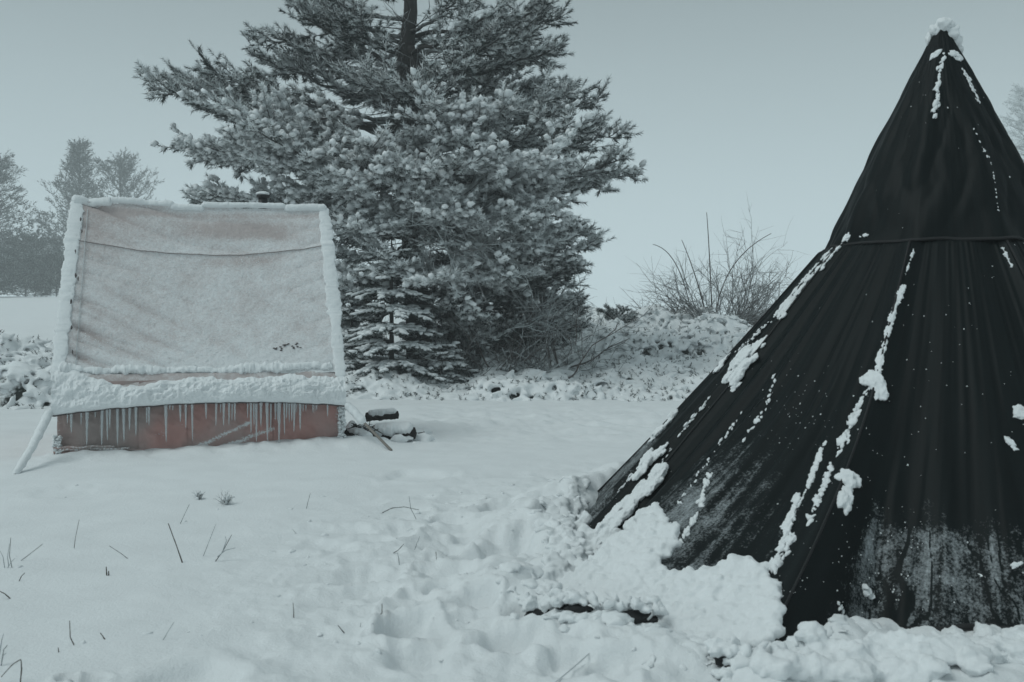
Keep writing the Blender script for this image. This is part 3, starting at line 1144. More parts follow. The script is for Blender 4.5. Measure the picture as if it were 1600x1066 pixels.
# band of snow at the foot of the roof
def lumpy(name, P, r, mat, par, sides=16, seed=1, amp=.35, sq=(1, 1), A=1.0, freq=12, coarse=.0):
    """tube with a snow-like outline"""
    P = np.asarray(P, float); n = len(P)
    T = nrm(np.gradient(P, axis=0))
    up = RN if abs(T[n // 2] @ RN) < .9 else np.array([0, 0, 1.0])
    Y = nrm(up[None] - (T @ up)[:, None] * T)
    X = np.cross(Y, T)
    a = np.arange(sides) * 2 * PI / sides
    arc = np.concatenate([[0], np.cumsum(np.linalg.norm(np.diff(P, axis=0), axis=1))])
    R = np.broadcast_to(r, (n,))[:, None] * np.ones(sides)
    cx, cy = np.cos(a)[None] + 0 * R, np.sin(a)[None] + 0 * R
    rf = float(np.mean(R)) * freq
    nzv = fbm(arc[:, None] * freq, cx * rf + seed, cy * rf, seed, 4, .6)
    R = R * (1 + amp * nzv) + coarse * noise(arc * 4, seed)[:, None]
    tap = np.clip(np.minimum(arc, arc[-1] - arc) / .03, .05, 1) ** .5
    R = R * tap[:, None]
    V = P[:, None] + (R * cx * sq[0])[..., None] * X[:, None] + (R * cy * sq[1])[..., None] * Y[:, None]
    mb = MB()
    mb.add(V.reshape(-1, 3), Q=grid_quads(n, sides, True), A=A)
    return mb.build(name, mat, par)


u = np.linspace(-.005, .97, 420)
lumpy('roof_foot_snow', roof_pt(u, .965 + .012 * noise(u * 9, 0, 0, 3), .008), .045 + .018 * noise(u * 14, 2), M_snow, tent, 14, 3, .45, (1, .55), freq=22)
# snow along both verges and the ridge
s = np.linspace(-.01, 1.03, 340)
lumpy('verge_snow', roof_pt(0 * s + .010 - .014 * s, s, .0), .064 + .012 * noise(s * 9, 1), M_snow, tent, 26, 11, .20, (1, .20), freq=20, coarse=.004)
lumpy('verge_snow', roof_pt(0 * s + .990 + .010 * s, s, .0), .062 + .012 * noise(s * 8, 5) + .022 * np.exp(-((s - .27) / .05) ** 2), M_snow, tent, 26, 13, .20, (1, .22), freq=20, coarse=.004)
for (ua, ub, rr, dz) in ((-.01, .145, .05, .015), (.13, .38, .035, .035), (.36, .50, .04, .0), (.485, .83, .035, .035), (.82, 1.0, .045, .012)):
    u = np.linspace(ua, ub, int(420 * (ub - ua)))
    P = roof_pt(u, 0 * u - .003, .0); P[:, 2] += dz
    lumpy('ridge_snow', P, rr, M_snow, tent, 16, int(ua * 100) + 30, .14, (1.0, .8), freq=14)
# seam stitching line over the roof
u = np.linspace(.03, .965, 260)
mb = MB(); tube(mb, roof_pt(u, seam_s(u) + .006, .0055), .0035, 5, A=.3)
mb.build('roof_seam', M_fold, tent)
# left verge lacing: a cord and toggles seen through the snow
s = np.linspace(.05, .95, 120)
mb = MB(); tube(mb, roof_pt(0 * s + .052, s, .012), .004, 5)
mb.build('verge_cord', M_cord, tent)
for i, sv in enumerate((.13, .21, .33, .47, .485, .62, .76, .88)):
    mb = MB(); p = roof_pt(np.array(.032 + .01 * math.sin(i * 2.1)), np.array(sv), .06)
    blobs(mb, [p], [(.010, .006, .022)], None, 1, .3)
    mb.build('toggle', M_seam, tent)
# bare smear at the lower right of the roof, snow crust round it
for (cu, cs) in ((.80, .84), (.835, .85), (.775, .865)):
    mb = MB()
    C = [roof_pt(np.array(cu + random.gauss(0, .014)), np.array(cs + random.gauss(0, .008)), .006) for _ in range(7)]
    blobs(mb, C, [(.012, .006, .005)] * 7, np.repeat(np.stack([np.array([*U2, 0]), -np.cross(RN, np.array([*U2, 0])), RN])[None], 7, 0), 1, .3)
    mb.build('roof_scuff', M_seam, tent)
# crust crumbs on the roof, uncountable
mb = MB(); n = 1500
uu = rng.uniform(.05, .96, n); ss = rng.uniform(.25, .98, n)
kk = noise(uu * 7, ss * 6, 0, 171) + ss * .5 > .15 + rng.uniform(-.3, .3, n)
uu, ss = uu[kk], ss[kk]
C = roof_pt(uu, ss, .002)
ax = np.repeat(np.stack([np.array([*U2, 0]), -np.cross(RN, np.array([*U2, 0])), RN])[None], len(C), 0)
sz = rng.uniform(.002, .0055, len(C))
blobs(mb, C, np.stack([sz * 1.3, sz, sz * .6], 1), ax, 1, .35)
tag(mb.build('frost_crust', M_snow, tent), kind='stuff')

# icicles, one part each: photo x, length in photo px
ICE = [(106, 14), (111, 30), (127, 20), (136, 52), (148, 10), (159, 55), (167, 48), (172, 30), (183, 58), (193, 52), (203, 35), (213, 45), (229, 26), (233, 30),
       (259, 58), (266, 8), (270, 9), (281, 28), (290, 38), (300, 58), (322, 25), (338, 36), (345, 15), (350, 35), (358, 34), (363, 28), (367, 28), (387, 24), (392, 48), (396, 36), (400, 62),
       (408, 38), (417, 62), (423, 45), (430, 26), (433, 28), (437, 66), (444, 50), (448, 24), (452, 30), (456, 28), (460, 45), (464, 14), (469, 42), (474, 12), (478, 11), (489, 13), (492, 11), (495, 9), (512, 19)]
for (px, ln) in ICE:
    # u from photo x on the hem line
    best = min(np.linspace(0, 1, 600), key=lambda q: abs(800 + F * (TP(q, -.185, 0)[0] / TP(q, -.185, 0)[1]) - px))
    p = TP(best, -.183, float(HEM(np.array(best))) - .004)
    L = ln / F * p[1]
    zz = np.linspace(0, 1, 12)
    r0 = min(.014, .006 + L * .024) * random.uniform(.7, 1.15)
    rad_ = r0 * (1 - zz) ** .55 * (1 + .16 * np.sin(zz * 26 + px)) + .0012
    rad_[0] = r0 * 1.35
    lean = random.uniform(-.02, .02)
    P = np.stack([p[0] + lean * L * zz, p[1] + 0 * zz + random.uniform(-.005, .012), p[2] - L * zz], 1)
    mb = MB(); tube(mb, P, rad_, 7)
    mb.build('icicle', M_ice, tent)

# stove pipe behind the ridge
pp = at(411, 318, 10.95)
mb = MB()
tube(mb, [(pp[0], pp[1], 2.1), (pp[0], pp[1], 2.3), (pp[0], pp[1], 2.60)], .050, 18)
sp = mb.build('stove_pipe', M_pipe, tent)
mb = MB(); tube(mb, [(pp[0], pp[1], 2.595), (pp[0], pp[1], 2.612), (pp[0], pp[1], 2.63)], [.066, .070, .060], 18)
mb.build('pipe_cap', M_pipe, sp)
mb = MB(); blobs(mb, [(pp[0], pp[1], 2.638)], [(.072, .072, .026)], None, 3, .06)
mb.build('pipe_snow', M_snow, sp)

# snow-laden guy ropes at both front corners
a = TP(-.02, -.17, .44); bb = on_ground(24, 741)
P = np.array([a * (1 - t) + bb * t + np.array([0, 0, -.03 * math.sin(PI * t)]) for t in np.linspace(0, 1, 60)])
lumpy('snowy_guy_rope', P, .028 + .012 * np.linspace(1, 0, 60), M_snow, tent, 12, 5, .18, (1, 1), freq=16)
a = TP(1.01, -.17, .44); bb = on_ground(612, 706)
P = np.array([a * (1 - t) + bb * t for t in np.linspace(0, 1, 40)])
lumpy('snowy_guy_rope', P[:18] + np.array([0, 0, .01]), .042, M_snow, tent, 12, 6, .25, (1, 1), freq=14)
mb = MB(); tube(mb, P[14:], .014, 6)
mb.build('guy_pole', M_pole, tent)
# corner frost fringe on the right verge foot
mb = MB(); n = 240
C = np.array([TP(1.0 + random.uniform(-.012, .012), -.09 + random.uniform(-.04, .03), random.uniform(.02, .42)) for _ in range(n)])
blobs(mb, C, rng.uniform(.006, .018, (n, 3)), None, 1, .3)
mb.build('corner_frost', M_snow, tent)
mb = MB(); n = 260
C = np.array([TP(0.0 + random.uniform(-.012, .014), -.09 + random.uniform(-.05, .03), random.uniform(.02, .22)) for _ in range(n)])
blobs(mb, C, rng.uniform(.005, .014, (n, 3)), None, 1, .3)
mb.build('corner_frost', M_snow, tent)

# ------------------------------------------------------------------ firewood beside the cotton tent
def log_thing(a, b_, r, label, snowr, group='logs beside the cotton tent'):
    a = np.array(a, float); b_ = np.array(b_, float)
    o = empty('log', tuple((a + b_) / 2))
    tag(o, label, 'log', group)
    n = 26
    P = np.array([a * (1 - t) + b_ * t for t in np.linspace(0, 1, n)])
    mb = MB(); tube(mb, P, r * (1 + .08 * np.sin(np.arange(n) * .7)), 14, A=.3, wob=.09)
    mb.build('wood', M_log, o)
    if snowr:
        P2 = P[1:-1] + np.array([0, 0, r * .80])
        P3 = np.array([P2[0] * (1 - t) + P2[-1] * t for t in np.linspace(0, 1, 70)])
        T = nrm(P3[-1] - P3[0])
        mb = MB()
        K, A_ = np.meshgrid(np.arange(70), np.linspace(0, 2 * PI, 18, endpoint=False), indexing='ij')
        side = nrm(np.cross(T, [0, 0, 1]))
        tap = np.clip(np.minimum(K, 69 - K) / 6, .1, 1) ** .5
        rr = snowr * tap * (1 + .22 * fbm(K * .15, np.cos(A_) * 1.4, np.sin(A_) * 1.4, 181, 3))
        V = P3[K] + (rr * np.cos(A_) * 1.05)[..., None] * side + (rr * np.sin(A_) * .75)[..., None] * np.array([0, 0, 1.0])
        mb.add(V.reshape(-1, 3), Q=grid_quads(70, 18, True), A=1)
        mb.build('snow_load', M_snow, o)
    return o


g1 = on_ground(580, 693); g2 = on_ground(648, 690)
log_thing(g1 + [0, 0, .085], g2 + [0, .05, .075], .065, 'thick charred log under a roll of snow beside the tent corner', .095)
g1 = on_ground(545, 690); g2 = on_ground(566, 700)
log_thing(at(545, 676, 10.05), at(580, 690, 9.75), .055, 'dark stubby log tucked against the tent corner', .05)
log_thing(at(572, 652, 11.6), at(622, 648, 11.7), .05, 'thin dark log lying furthest back behind the tent corner', .055)
log_thing(at(640, 680, 10.35), at(662, 678, 10.5), .03, 'short broken log end poking out past the thick charred log', .02)
log_thing(at(538, 686, 10.3), at(552, 664, 10.5), .05, 'dark log end leaning on the right foot of the cotton tent', .035)
# heap of twigs and bark between them
mb = MB()
for _ in range(60):
    p = at(random.uniform(545, 590), random.uniform(664, 692), random.uniform(9.9, 10.3))
    d = nrm(rng.normal(size=3) * [1, .6, .4]) * random.uniform(.04, .11)
    tube(mb, [p - d, p, p + d], [.004, .006, .003], 4, A=random.uniform(.2, .9))
tag(mb.build('brushwood', M_log), 'dark snow-dusted brushwood heaped between the logs and tent', None, None, 'stuff')
mb = MB()
C = [at(random.uniform(545, 665), random.uniform(655, 690), random.uniform(10.0, 11.2)) for _ in range(90)]
C = [np.array([c[0], c[1], float(ground_z(c[0], c[1])) + random.uniform(-.02, .04)]) for c in C]
blobs(mb, C, rng.uniform(.04, .10, (90, 3)) * [1.3, 1, .6], None, 1, .25)
tag(fuse(mb.build('snow_heap', M_snow), .018, 2, .03, .05), 'soft heap of snow drifted over the firewood behind the tent corner', None, None, 'stuff')

# ------------------------------------------------------------------ trees
NEED = 24


def shoots(mb, P, D, L, Rr, frost, nneed=NEED, width=.010):
    """bottle-brush shoots: base P, direction D, length L, radius Rr"""
    P = np.asarray(P, float); D = nrm(D); n = len(P)
    if n == 0: return
    L = np.broadcast_to(L, (n,)); Rr = np.broadcast_to(Rr, (n,)); frost = np.broadcast_to(frost, (n,))
    ref = np.where(np.abs(D[:, 2:3]) < .9, np.array([[0, 0, 1.0]]), np.array([[1.0, 0, 0]]))
    X = nrm(np.cross(D, ref)); Y = np.cross(D, X)
    t = (np.arange(nneed) + .5) / nneed
    t = np.clip(t[None] + rng.uniform(-.03, .03, (n, nneed)), 0, 1)
    a = np.arange(nneed)[None] * 2.399 + rng.uniform(0, 6.28, (n, 1)) + rng.uniform(-.4, .4, (n, nneed))
    rdir = np.cos(a)[..., None] * X[:, None] + np.sin(a)[..., None] * Y[:, None]
    base = P[:, None] + D[:, None] * (t * L[:, None])[..., None]
    nl = Rr[:, None] * rng.uniform(.8, 1.25, (n, nneed))
    tipd = nrm(rdir + D[:, None] * (.55 + .5 * t)[..., None])
    tip = base + tipd * nl[..., None] * 1.25
    side = nrm(np.cross(tipd, D[:, None] + .01))
    w = width * (.7 + .6 * rng.uniform(0, 1, (n, nneed)))
    v0 = base + side * w[..., None]; v1 = base - side * w[..., None]
    V = np.stack([v0, v1, tip], 2).reshape(-1, 3)
    m = n * nneed
    fr = frost[:, None] + .70 * rdir[..., 2] + rng.uniform(-.18, .18, (n, nneed))
    A = np.stack([fr - .15, fr - .15, fr + .12], -1).reshape(-1)
    mb.add(V, T=np.arange(3 * m).reshape(-1, 3), A=A)


def bez(a, b_, c, n):
    t = np.linspace(0, 1, n)[:, None]
    return a * (1 - t) ** 2 + b_ * 2 * t * (1 - t) + c * t ** 2


def bough(mw, mn, ms, a, tip, r0, sub=.17, t0=.25, reach=.85, sh=.165, sr=.072, frost=.45, snow=.0, nneed=NEED, wid=.0095, lift=.25, sides=5, stp=.055, droop=0.0, mt=None):
    a = np.asarray(a, float); tip = np.asarray(tip, float)
    frost = frost + random.gauss(0, .10)
    snow = snow * random.choice([.35, .7, 1.0, 1.5])
    d = tip - a; Lb = np.linalg.norm(d)
    ctrl = a + d * .55 + np.array([0, 0, -lift * Lb * .35]) + rng.normal(size=3) * .05 * Lb
    n = max(6, int(Lb / .22))
    P = bez(a, ctrl, tip, n)
    P[1:-1] += rng.normal(size=(n - 2, 3)) * .035 * min(1, Lb / 2)
    tt = np.linspace(0, 1, n)
    tube(mw, P, r0 * (1 - .85 * tt) + .004, sides, A=rng.uniform(.2, .7), wob=.08)
    ns_ = max(3, int(Lb * (1 - t0) / sub))
    SP, SD, SF = [], [], []
    for k in range(ns_):
        for sgn in (-1, 1):
            t = t0 + (1 - t0) * (k + random.random() * .8) / ns_
            i = min(n - 2, int(t * (n - 1))); f = t * (n - 1) - i
            p = P[i] * (1 - f) + P[i + 1] * f
            T = nrm(P[i + 1] - P[i])
            side = nrm(np.cross(T, [0, 0, 1])) * sgn
            ls = reach * (.35 + .65 * math.sin(PI * min(1, .15 + (t - t0) / (1 - t0) * .8))) * random.uniform(.55, 1.1) * min(1, Lb / 2.2 + .25)
            dd = nrm(T * random.uniform(.7, 1.3) + side * random.uniform(.5, 1.15) + np.array([0, 0, random.uniform(-.45, .60) - droop]))
            e = p + dd * ls
            c = p + dd * ls * .5 + np.array([0, 0, -.08 * ls])
            e = e + np.array([0, 0, .10 * ls])
            m = max(3, int(ls / .12))
            Q = bez(p, c, e, m)
            tube(mw, Q, np.linspace(.012 * r0 / .06 + .004, .004, m), 3, A=random.uniform(.2, .8), cap=False)
            # bare inner part, then shoots
            s0 = .12 if t > .5 else .35
            nsh = max(2, int(ls * (1 - s0) / stp))
            ts = np.linspace(s0, 1, nsh) + rng.uniform(-.03, .03, nsh)
            ts = np.clip(ts, 0, 1)
            q = bez(p, c, e, 24)[np.minimum(23, (ts * 23).astype(int))]
            sg = np.where(np.arange(nsh) % 2 == 0, 1, -1)[:, None]
            sd = nrm(np.cross(dd, [0, 0, 1]))
            D = dd * rng.uniform(.4, 1.2, (nsh, 1)) + sg * sd * rng.uniform(.3, 1.1, (nsh, 1)) + np.array([0, 0, 1.0]) * rng.uniform(-.35, .95, (nsh, 1)) + rng.normal(size=(nsh, 3)) * .3
            D[-1] = dd + [0, 0, .25]
            SP.append(q); SD.append(D)
    nsh = 4
    SP.append(np.repeat(P[-1:], nsh, 0)); SD.append(nrm(tip - ctrl) + rng.normal(size=(nsh, 3)) * .35)
    SP = np.concatenate(SP); SD = nrm(np.concatenate(SD))
    k = rng.uniform(size=len(SP)) < .96
    SP, SD = SP[k], SD[k]
    L = sh * rng.uniform(.6, 1.25, len(SP))
    shoots(mn, SP, SD, L, sr * rng.uniform(.8, 1.2, len(SP)), frost + rng.uniform(-.12, .12, len(SP)) + .22 * noise(SP[:, 0] * 1.8, SP[:, 1] * 1.8, SP[:, 2] * 2.2, 303), nneed, wid)
    if ms is not None and snow > 0:
        k = rng.uniform(size=len(SP)) < snow * (1 + 1.3 * noise(SP[:, 0] * 2.2, SP[:, 1] * 2.2, SP[:, 2] * 2.2, 301))
        q, d_, l_ = SP[k], SD[k].copy(), L[k]
        C = q + d_ * (l_ * rng.uniform(.35, .95, len(l_)))[:, None] + np.array([0, 0, sr * .35])
        d_[:, 2] *= .6
        ax = frame_from(d_)
        S = np.stack([sr * rng.uniform(.55, 1.15, len(l_)), sr * rng.uniform(.5, .95, len(l_)), sr * rng.uniform(.42, .8, len(l_))], 1)
        blobs(ms, C, S, ax, 1, .40)


# main pine
SEED_PINE = 23
TY = 18.5
def T_(px, py, dy=0.0):
    """point by the trunk's own distance; dy moves it nearer or further at the same width and height"""
    q = at(px, py, TY)
    return q + np.array([0, dy, 0])


pine = empty('snowy_pine_tree', tuple(T_(640, 560)))
tag(pine, 'big frosted pine tree with twin trunk and wide boughs, behind the cotton tent', 'tree')
mt = MB()
trunkA = np.array([T_(655, 575), T_(650, 450), T_(640, 330), T_(632, 230), T_(628, 160), T_(634, 90), T_(642, 20), T_(640, -80), T_(645, -230)])
tube(mt, trunkA, [.24, .2, .18, .16, .145, .15, .13, .09, .03], 12, A=.25, wob=.06)
trunkB = np.array([T_(650, 420, .1), T_(652, 300, .05), T_(657, 190, .0), T_(656, 130, -.05), T_(640, 75, -.05)])
tube(mt, trunkB, [.15, .14, .12, .11, .10], 10, A=.25, wob=.06)
pt = mt.build('trunk', M_bark, pine)
random.seed(SEED_PINE)
rng = np.random.default_rng(5)
mw, mn, ms = MB(), MB(), MB()
EL = [(-240, 630), (-100, 560), (0, 485), (70, 450), (120, 360), (160, 300), (215, 310), (255, 400), (300, 400), (345, 470), (400, 510), (480, 520), (550, 545)]
ER = [(-240, 655), (-100, 760), (0, 835), (60, 860), (130, 845), (165, 790), (200, 905), (265, 935), (300, 880), (335, 835), (365, 885), (410, 900), (460, 850), (550, 890)]


def env(tab, y):
    return np.interp(y, [p[0] for p in tab], [p[1] for p in tab])


TIPS = [  # photo x, y of tip, start y on the trunk, near/far offset
    (462, 8, 60, -.3), (480, -20, 30, .5), (418, 73, 120, -.5), (440, 90, 120, .6), (238, 120, 215, -.2), (262, 108, 220, .7), (276, 160, 235, -1.0), (320, 120, 200, .3), (345, 118, 190, -.6),
    (410, 98, 170, -.4), (425, 150, 190, .9), (282, 228, 255, .2), (330, 240, 270, -1.1), (300, 312, 330, .4), (340, 308, 335, -.3), (390, 300, 340, .8),
    (400, 200, 240, -1.8), (450, 240, 270, -2.2), (360, 190, 230, .9), (500, 60, 110, -1.2), (520, 10, 70, -1.4),
    (848, 12, 60, .2), (868, 40, 90, -.4), (872, 70, 110, .4), (860, 95, 120, -.8), (874, 138, 150, -.1), (820, 120, 150, .9), (835, 150, 170, .1), (800, 30, 80, -1.5), (780, 100, 140, -1.6),
    (850, 160, 190, .3), (935, 158, 210, -.2), (938, 185, 230, .6), (968, 215, 240, -.4), (990, 272, 265, .1), (960, 262, 262, -.9), (905, 300, 280, -.3), (880, 175, 205, -1.2), (900, 230, 240, -1.7),
    (860, 260, 270, -2.1), (835, 300, 290, .8), (925, 385, 330, -.2), (915, 365, 325, .5), (895, 415, 350, -.6), (880, 440, 370, .3), (870, 350, 320, -1.3), (840, 400, 350, -1.4),
    (580, 370, 350, -2.0), (700, 360, 340, -2.2), (760, 380, 350, -2.1), (640, 430, 400, -2.0), (720, 440, 400, -2.2), (820, 360, 330, -2.0), (800, 440, 400, -1.8), (560, 440, 400, -1.6), (670, 300, 290, -2.4), (600, 310, 290, -2.2), (740, 290, 270, -2.4),
    (515, 350, 360, -.9), (510, 400, 400, -.5), (520, 450, 430, .2), (525, 500, 470, -.4)]
for (px, py, sy, dy) in TIPS:
    tx = 630 if sy < 200 else 645
    sp_ = 0.16 if py < 190 else .30
    bough(mw, mn, ms, T_(tx + random.uniform(-6, 6), sy), T_(px, py, dy), .042, frost=.52 if py < 190 else (.92 if px < 880 else .68), snow=.03 if py < 190 else (.72 if px < 880 else .14), sub=.19, reach=.85)
for i in range(84):
    y = random.choice([random.uniform(-210, 60), random.uniform(40, 200), random.uniform(170, 345), random.uniform(180, 340), random.uniform(320, 500)])
    ph = random.uniform(0, 2 * PI)
    if y > 120 and random.random() < .55: ph = -abs(ph if ph < PI else 2 * PI - ph)      # more boughs towards the open side
    side = math.cos(ph)
    xe = env(EL, y) if side < 0 else env(ER, y)
    halfm = abs(xe - 640) * .0119
    dep = math.sin(ph) * (0.55 * (abs(env(EL, y) - 640) + abs(env(ER, y) - 640)) * .5 * .0119 + .5)
    px = 640 + (xe - 640) * abs(side) * random.uniform(.7, .95)
    py = y + random.uniform(-15, 40)
    sy = y + random.uniform(10, 60) if y < 250 else y - random.uniform(-20, 50)
    dark = y < 175
    if 10 < y < 185 and random.random() < .35: dep = abs(dep) * .8
    bough(mw, mn, ms, T_(638 + random.uniform(-8, 8), sy), T_(px, py, dep), .038, frost=.40 if dark else (.95 if y < 345 else .58), snow=.02 if dark else (.80 if y < 345 else .24), sub=.21, reach=.8, t0=.42 if dark else .3)
tag(mn.build('needles', M_needle, pine, smooth=False), kind='stuff')
tag(ms.build('bough_snow', M_puff, pine), kind='stuff')


# generic twiggy bush
def twigs(mb, p, d, L, r, depth, bend=.35, nb=3, spread=.7, A=(.2, .8), up=.25, step=.14):
    n = max(4, int(L / step))
    P = [np.array(p, float)]; dd = nrm(d)
    for _ in range(n):
        dd = nrm(dd + rng.normal(size=3) * bend * .35 + np.array([0, 0, up * .15]))
        P.append(P[-1] + dd * (L / n))
    P = np.array(P)
    tube(mb, P, np.linspace(r, r * .35, len(P)), 4 if depth > 1 else 3, A=random.uniform(*A), cap=False)
    if depth <= 0: return
    for _ in range(nb):
        i = random.randint(1, len(P) - 2)
        T = nrm(P[i + 1] - P[i])
        q = nrm(T + rng.normal(size=3) * spread)
        twigs(mb, P[i], q, L * random.uniform(.35, .65), r * .55, depth - 1, bend, nb, spread, A, up, step)


for i in range(150):      # bare inner twigs
    y = random.uniform(20, 480)
    ph = random.uniform(0, 2 * PI)
    p = T_(640 + random.uniform(-12, 12), y)
    d = [math.cos(ph), math.sin(ph) * .8 - .15, random.uniform(-.4, .35)]
    twigs(mw, p, d, random.uniform(.7, 1.7), .012, 2, bend=.6, nb=3, spread=.7, A=(.25, .85), up=-.1)
mw.build('branches', M_bark, pine)


# bare frosted thicket under the pine, right side
def gz1(x, y):
    return float(ground_z(x, y))


thicket = empty('bare_thicket', tuple(at(760, 545, 17.6)))
tag(thicket, 'tangle of bare frosted branches under the right side of the big pine', 'shrub')
mb = MB()
for _ in range(46):
    bx = random.uniform(690, 880); p = at(bx, 540, random.uniform(17.0, 18.6))
    p[2] = gz1(p[0], p[1])
    d = np.array([random.uniform(-.5, 1.0), random.uniform(-.5, .3), random.uniform(.15, .95)])
    twigs(mb, p, d, random.uniform(.9, 1.7), .017, 2, bend=.5, nb=4, spread=.75, A=(.15, .85), up=-.05)
for _ in range(12):     # long whips reaching right
    p = at(random.uniform(800, 860), random.uniform(480, 530), random.uniform(17.0, 17.8))
    twigs(mb, p, [1, random.uniform(-.3, .1), random.uniform(-.1, .5)], random.uniform(.7, 1.1), .014, 2, bend=.5, nb=4, spread=.6, A=(.5, 1.0), up=.0)
for _ in range(26):
    p = at(random.uniform(600, 760), random.uniform(330, 400), random.uniform(16.5, 17.3))
    twigs(mb, p, [random.uniform(.1, 1), random.uniform(-.4, .1), random.uniform(-.45, .25)], random.uniform(.8, 1.5), .013, 2, bend=.5, nb=4, spread=.6, A=(.4, 1.0), up=-.05)
mb.build('stems', M_twig, thicket)
# dark understorey conifer behind the thicket: lower boughs sweeping to the ground
under = empty('low_pine_tree', tuple(at(770, 545, 18.9)))
tag(under, 'low dark bushy pine filling in beneath the right boughs of the big pine', 'tree')
mw, mn, ms = MB(), MB(), MB()
root = at(745, 560, 18.9)
tube(mw, [root, root + [0, 0, 1.2], root + [.1, 0, 2.3]], [.09, .07, .03], 8, A=.2)
mw2 = MB()
for i in range(84):
    ph = random.uniform(0, 2 * PI)
    zz = random.uniform(.1, 2.3)
    L = random.uniform(.8, 1.75) * (1 - .25 * zz / 2.1)
    a = root + [0, 0, zz * .8 + .05]
    tip = a + np.array([math.cos(ph) * L * 1.15 + .3, math.sin(ph) * L * .7, random.uniform(-.15, .35)])
    tip[2] = max(tip[2], gz1(tip[0], tip[1]) + .12)
    bough(mw2, mn, ms, a, tip, .03, frost=.22, snow=.12, sub=.20, reach=.6, sh=.15, t0=.2)
mw.build('trunk', M_bark, under)
mw2.build('branches', M_bark, under)
tag(mn.build('needles', M_needle, under, smooth=False), kind='stuff')
tag(ms.build('bough_snow', M_puff, under), kind='stuff')


def spruce(base, h, rmax, label, nwh=9, par=None, name='young_spruce', seed=0, frost=.25, snow=.75, grp=None):
    o = empty(name, tuple(base))
    tag(o, label, 'tree', grp)
    mw, mn, ms, mtk = MB(), MB(), MB(), MB()
    base = np.asarray(base, float)
    tube(mtk, [base - [0, 0, .1], base + [0, 0, h * .5], base + [0, 0, h]], [h * .018, h * .012, .006], 8, A=.2)
    shoots(mn, [base + [0, 0, h * .97]], [[0, 0, 1]], .18, .03, .3)
    for k in range(nwh):
        zf = (k + .3) / nwh
        zz = h * zf ** .95
        R = rmax * (1 - zf) ** .75 + .10
        nb_ = 10 if zf < .7 else 7
        for j in range(nb_):
            ph = j * 2 * PI / nb_ + k * .9 + random.uniform(-.2, .2)
            Lb = R * random.uniform(.75, 1.1)
            a = base + [0, 0, zz]
            tip = a + np.array([math.cos(ph) * Lb, math.sin(ph) * Lb, -random.uniform(.12, .45) * Lb + .08])
            a = a + [0, 0, random.uniform(-.06, .06)]
            c = a + (tip - a) * .5 + [0, 0, .08 * Lb]
            n = 8
            P = bez(a, c, tip, n)
            tube(mw, P, np.linspace(.014, .004, n), 4, A=.2, cap=False)
            T = nrm(tip - a); sd = nrm(np.cross(T, [0, 0, 1]))
            SP, SD, LL = [], [], []
            m = max(3, int(Lb / .065))
            for q in range(m):
                t = .2 + .8 * q / (m - 1) if m > 1 else 1
                p = a * (1 - t) ** 2 + c * 2 * t * (1 - t) + tip * t * t
                wdt = .34 * Lb * (1 - t) + .09
                for sg in (-1, 1):
                    nn = max(1, int(wdt / .10))
                    dd = nrm(T * .8 + sd * sg * .8 + np.array([0, 0, -.12]))
                    for w in range(nn):
                        SP.append(p + dd * w * .10); SD.append(dd + rng.normal(size=3) * .18); LL.append(.13)
            SP.append(tip); SD.append(T); LL.append(.14)
            SP, SD, LL = np.array(SP), nrm(np.array(SD)), np.array(LL)
            shoots(mn, SP, SD, LL, .036, frost, 14, .010)
            kk = rng.uniform(size=len(SP)) < snow
            C = SP[kk] + SD[kk] * .06 + [0, 0, .022]
            S = np.stack([rng.uniform(.055, .095, kk.sum()), rng.uniform(.028, .05, kk.sum()), rng.uniform(.018, .032, kk.sum())], 1)
            blobs(ms, C, S, frame_from(SD[kk] * [1, 1, .6]), 1, .2)
    mtk.build('trunk', M_bark, o)
    mw.build('branches', M_bark, o)
    tag(mn.build('needles', M_needle, o, smooth=False), kind='stuff')
    tag(ms.build('bough_snow', M_puff, o), kind='stuff')
    return o


b0 = at(612, 560, 16.9); b0[2] = gz1(b0[0], b0[1])
spruce(b0, H - (352 - 500) / F * 16.9 - b0[2], 1.0, 'young dark green spruce with snow-laden tiers in front of the big pine')
b0 = at(550, 560, 17.6); b0[2] = gz1(b0[0], b0[1])
spruce(b0, 1.9, .7, 'smaller young spruce half hidden beside the right edge of the cotton tent', nwh=11, snow=.5)
b0 = at(690, 545, 17.2); b0[2] = gz1(b0[0], b0[1])
spruce(b0, .75, .6, 'lowest young spruce with drooping tips right of the tiered spruce', nwh=5, snow=.4)


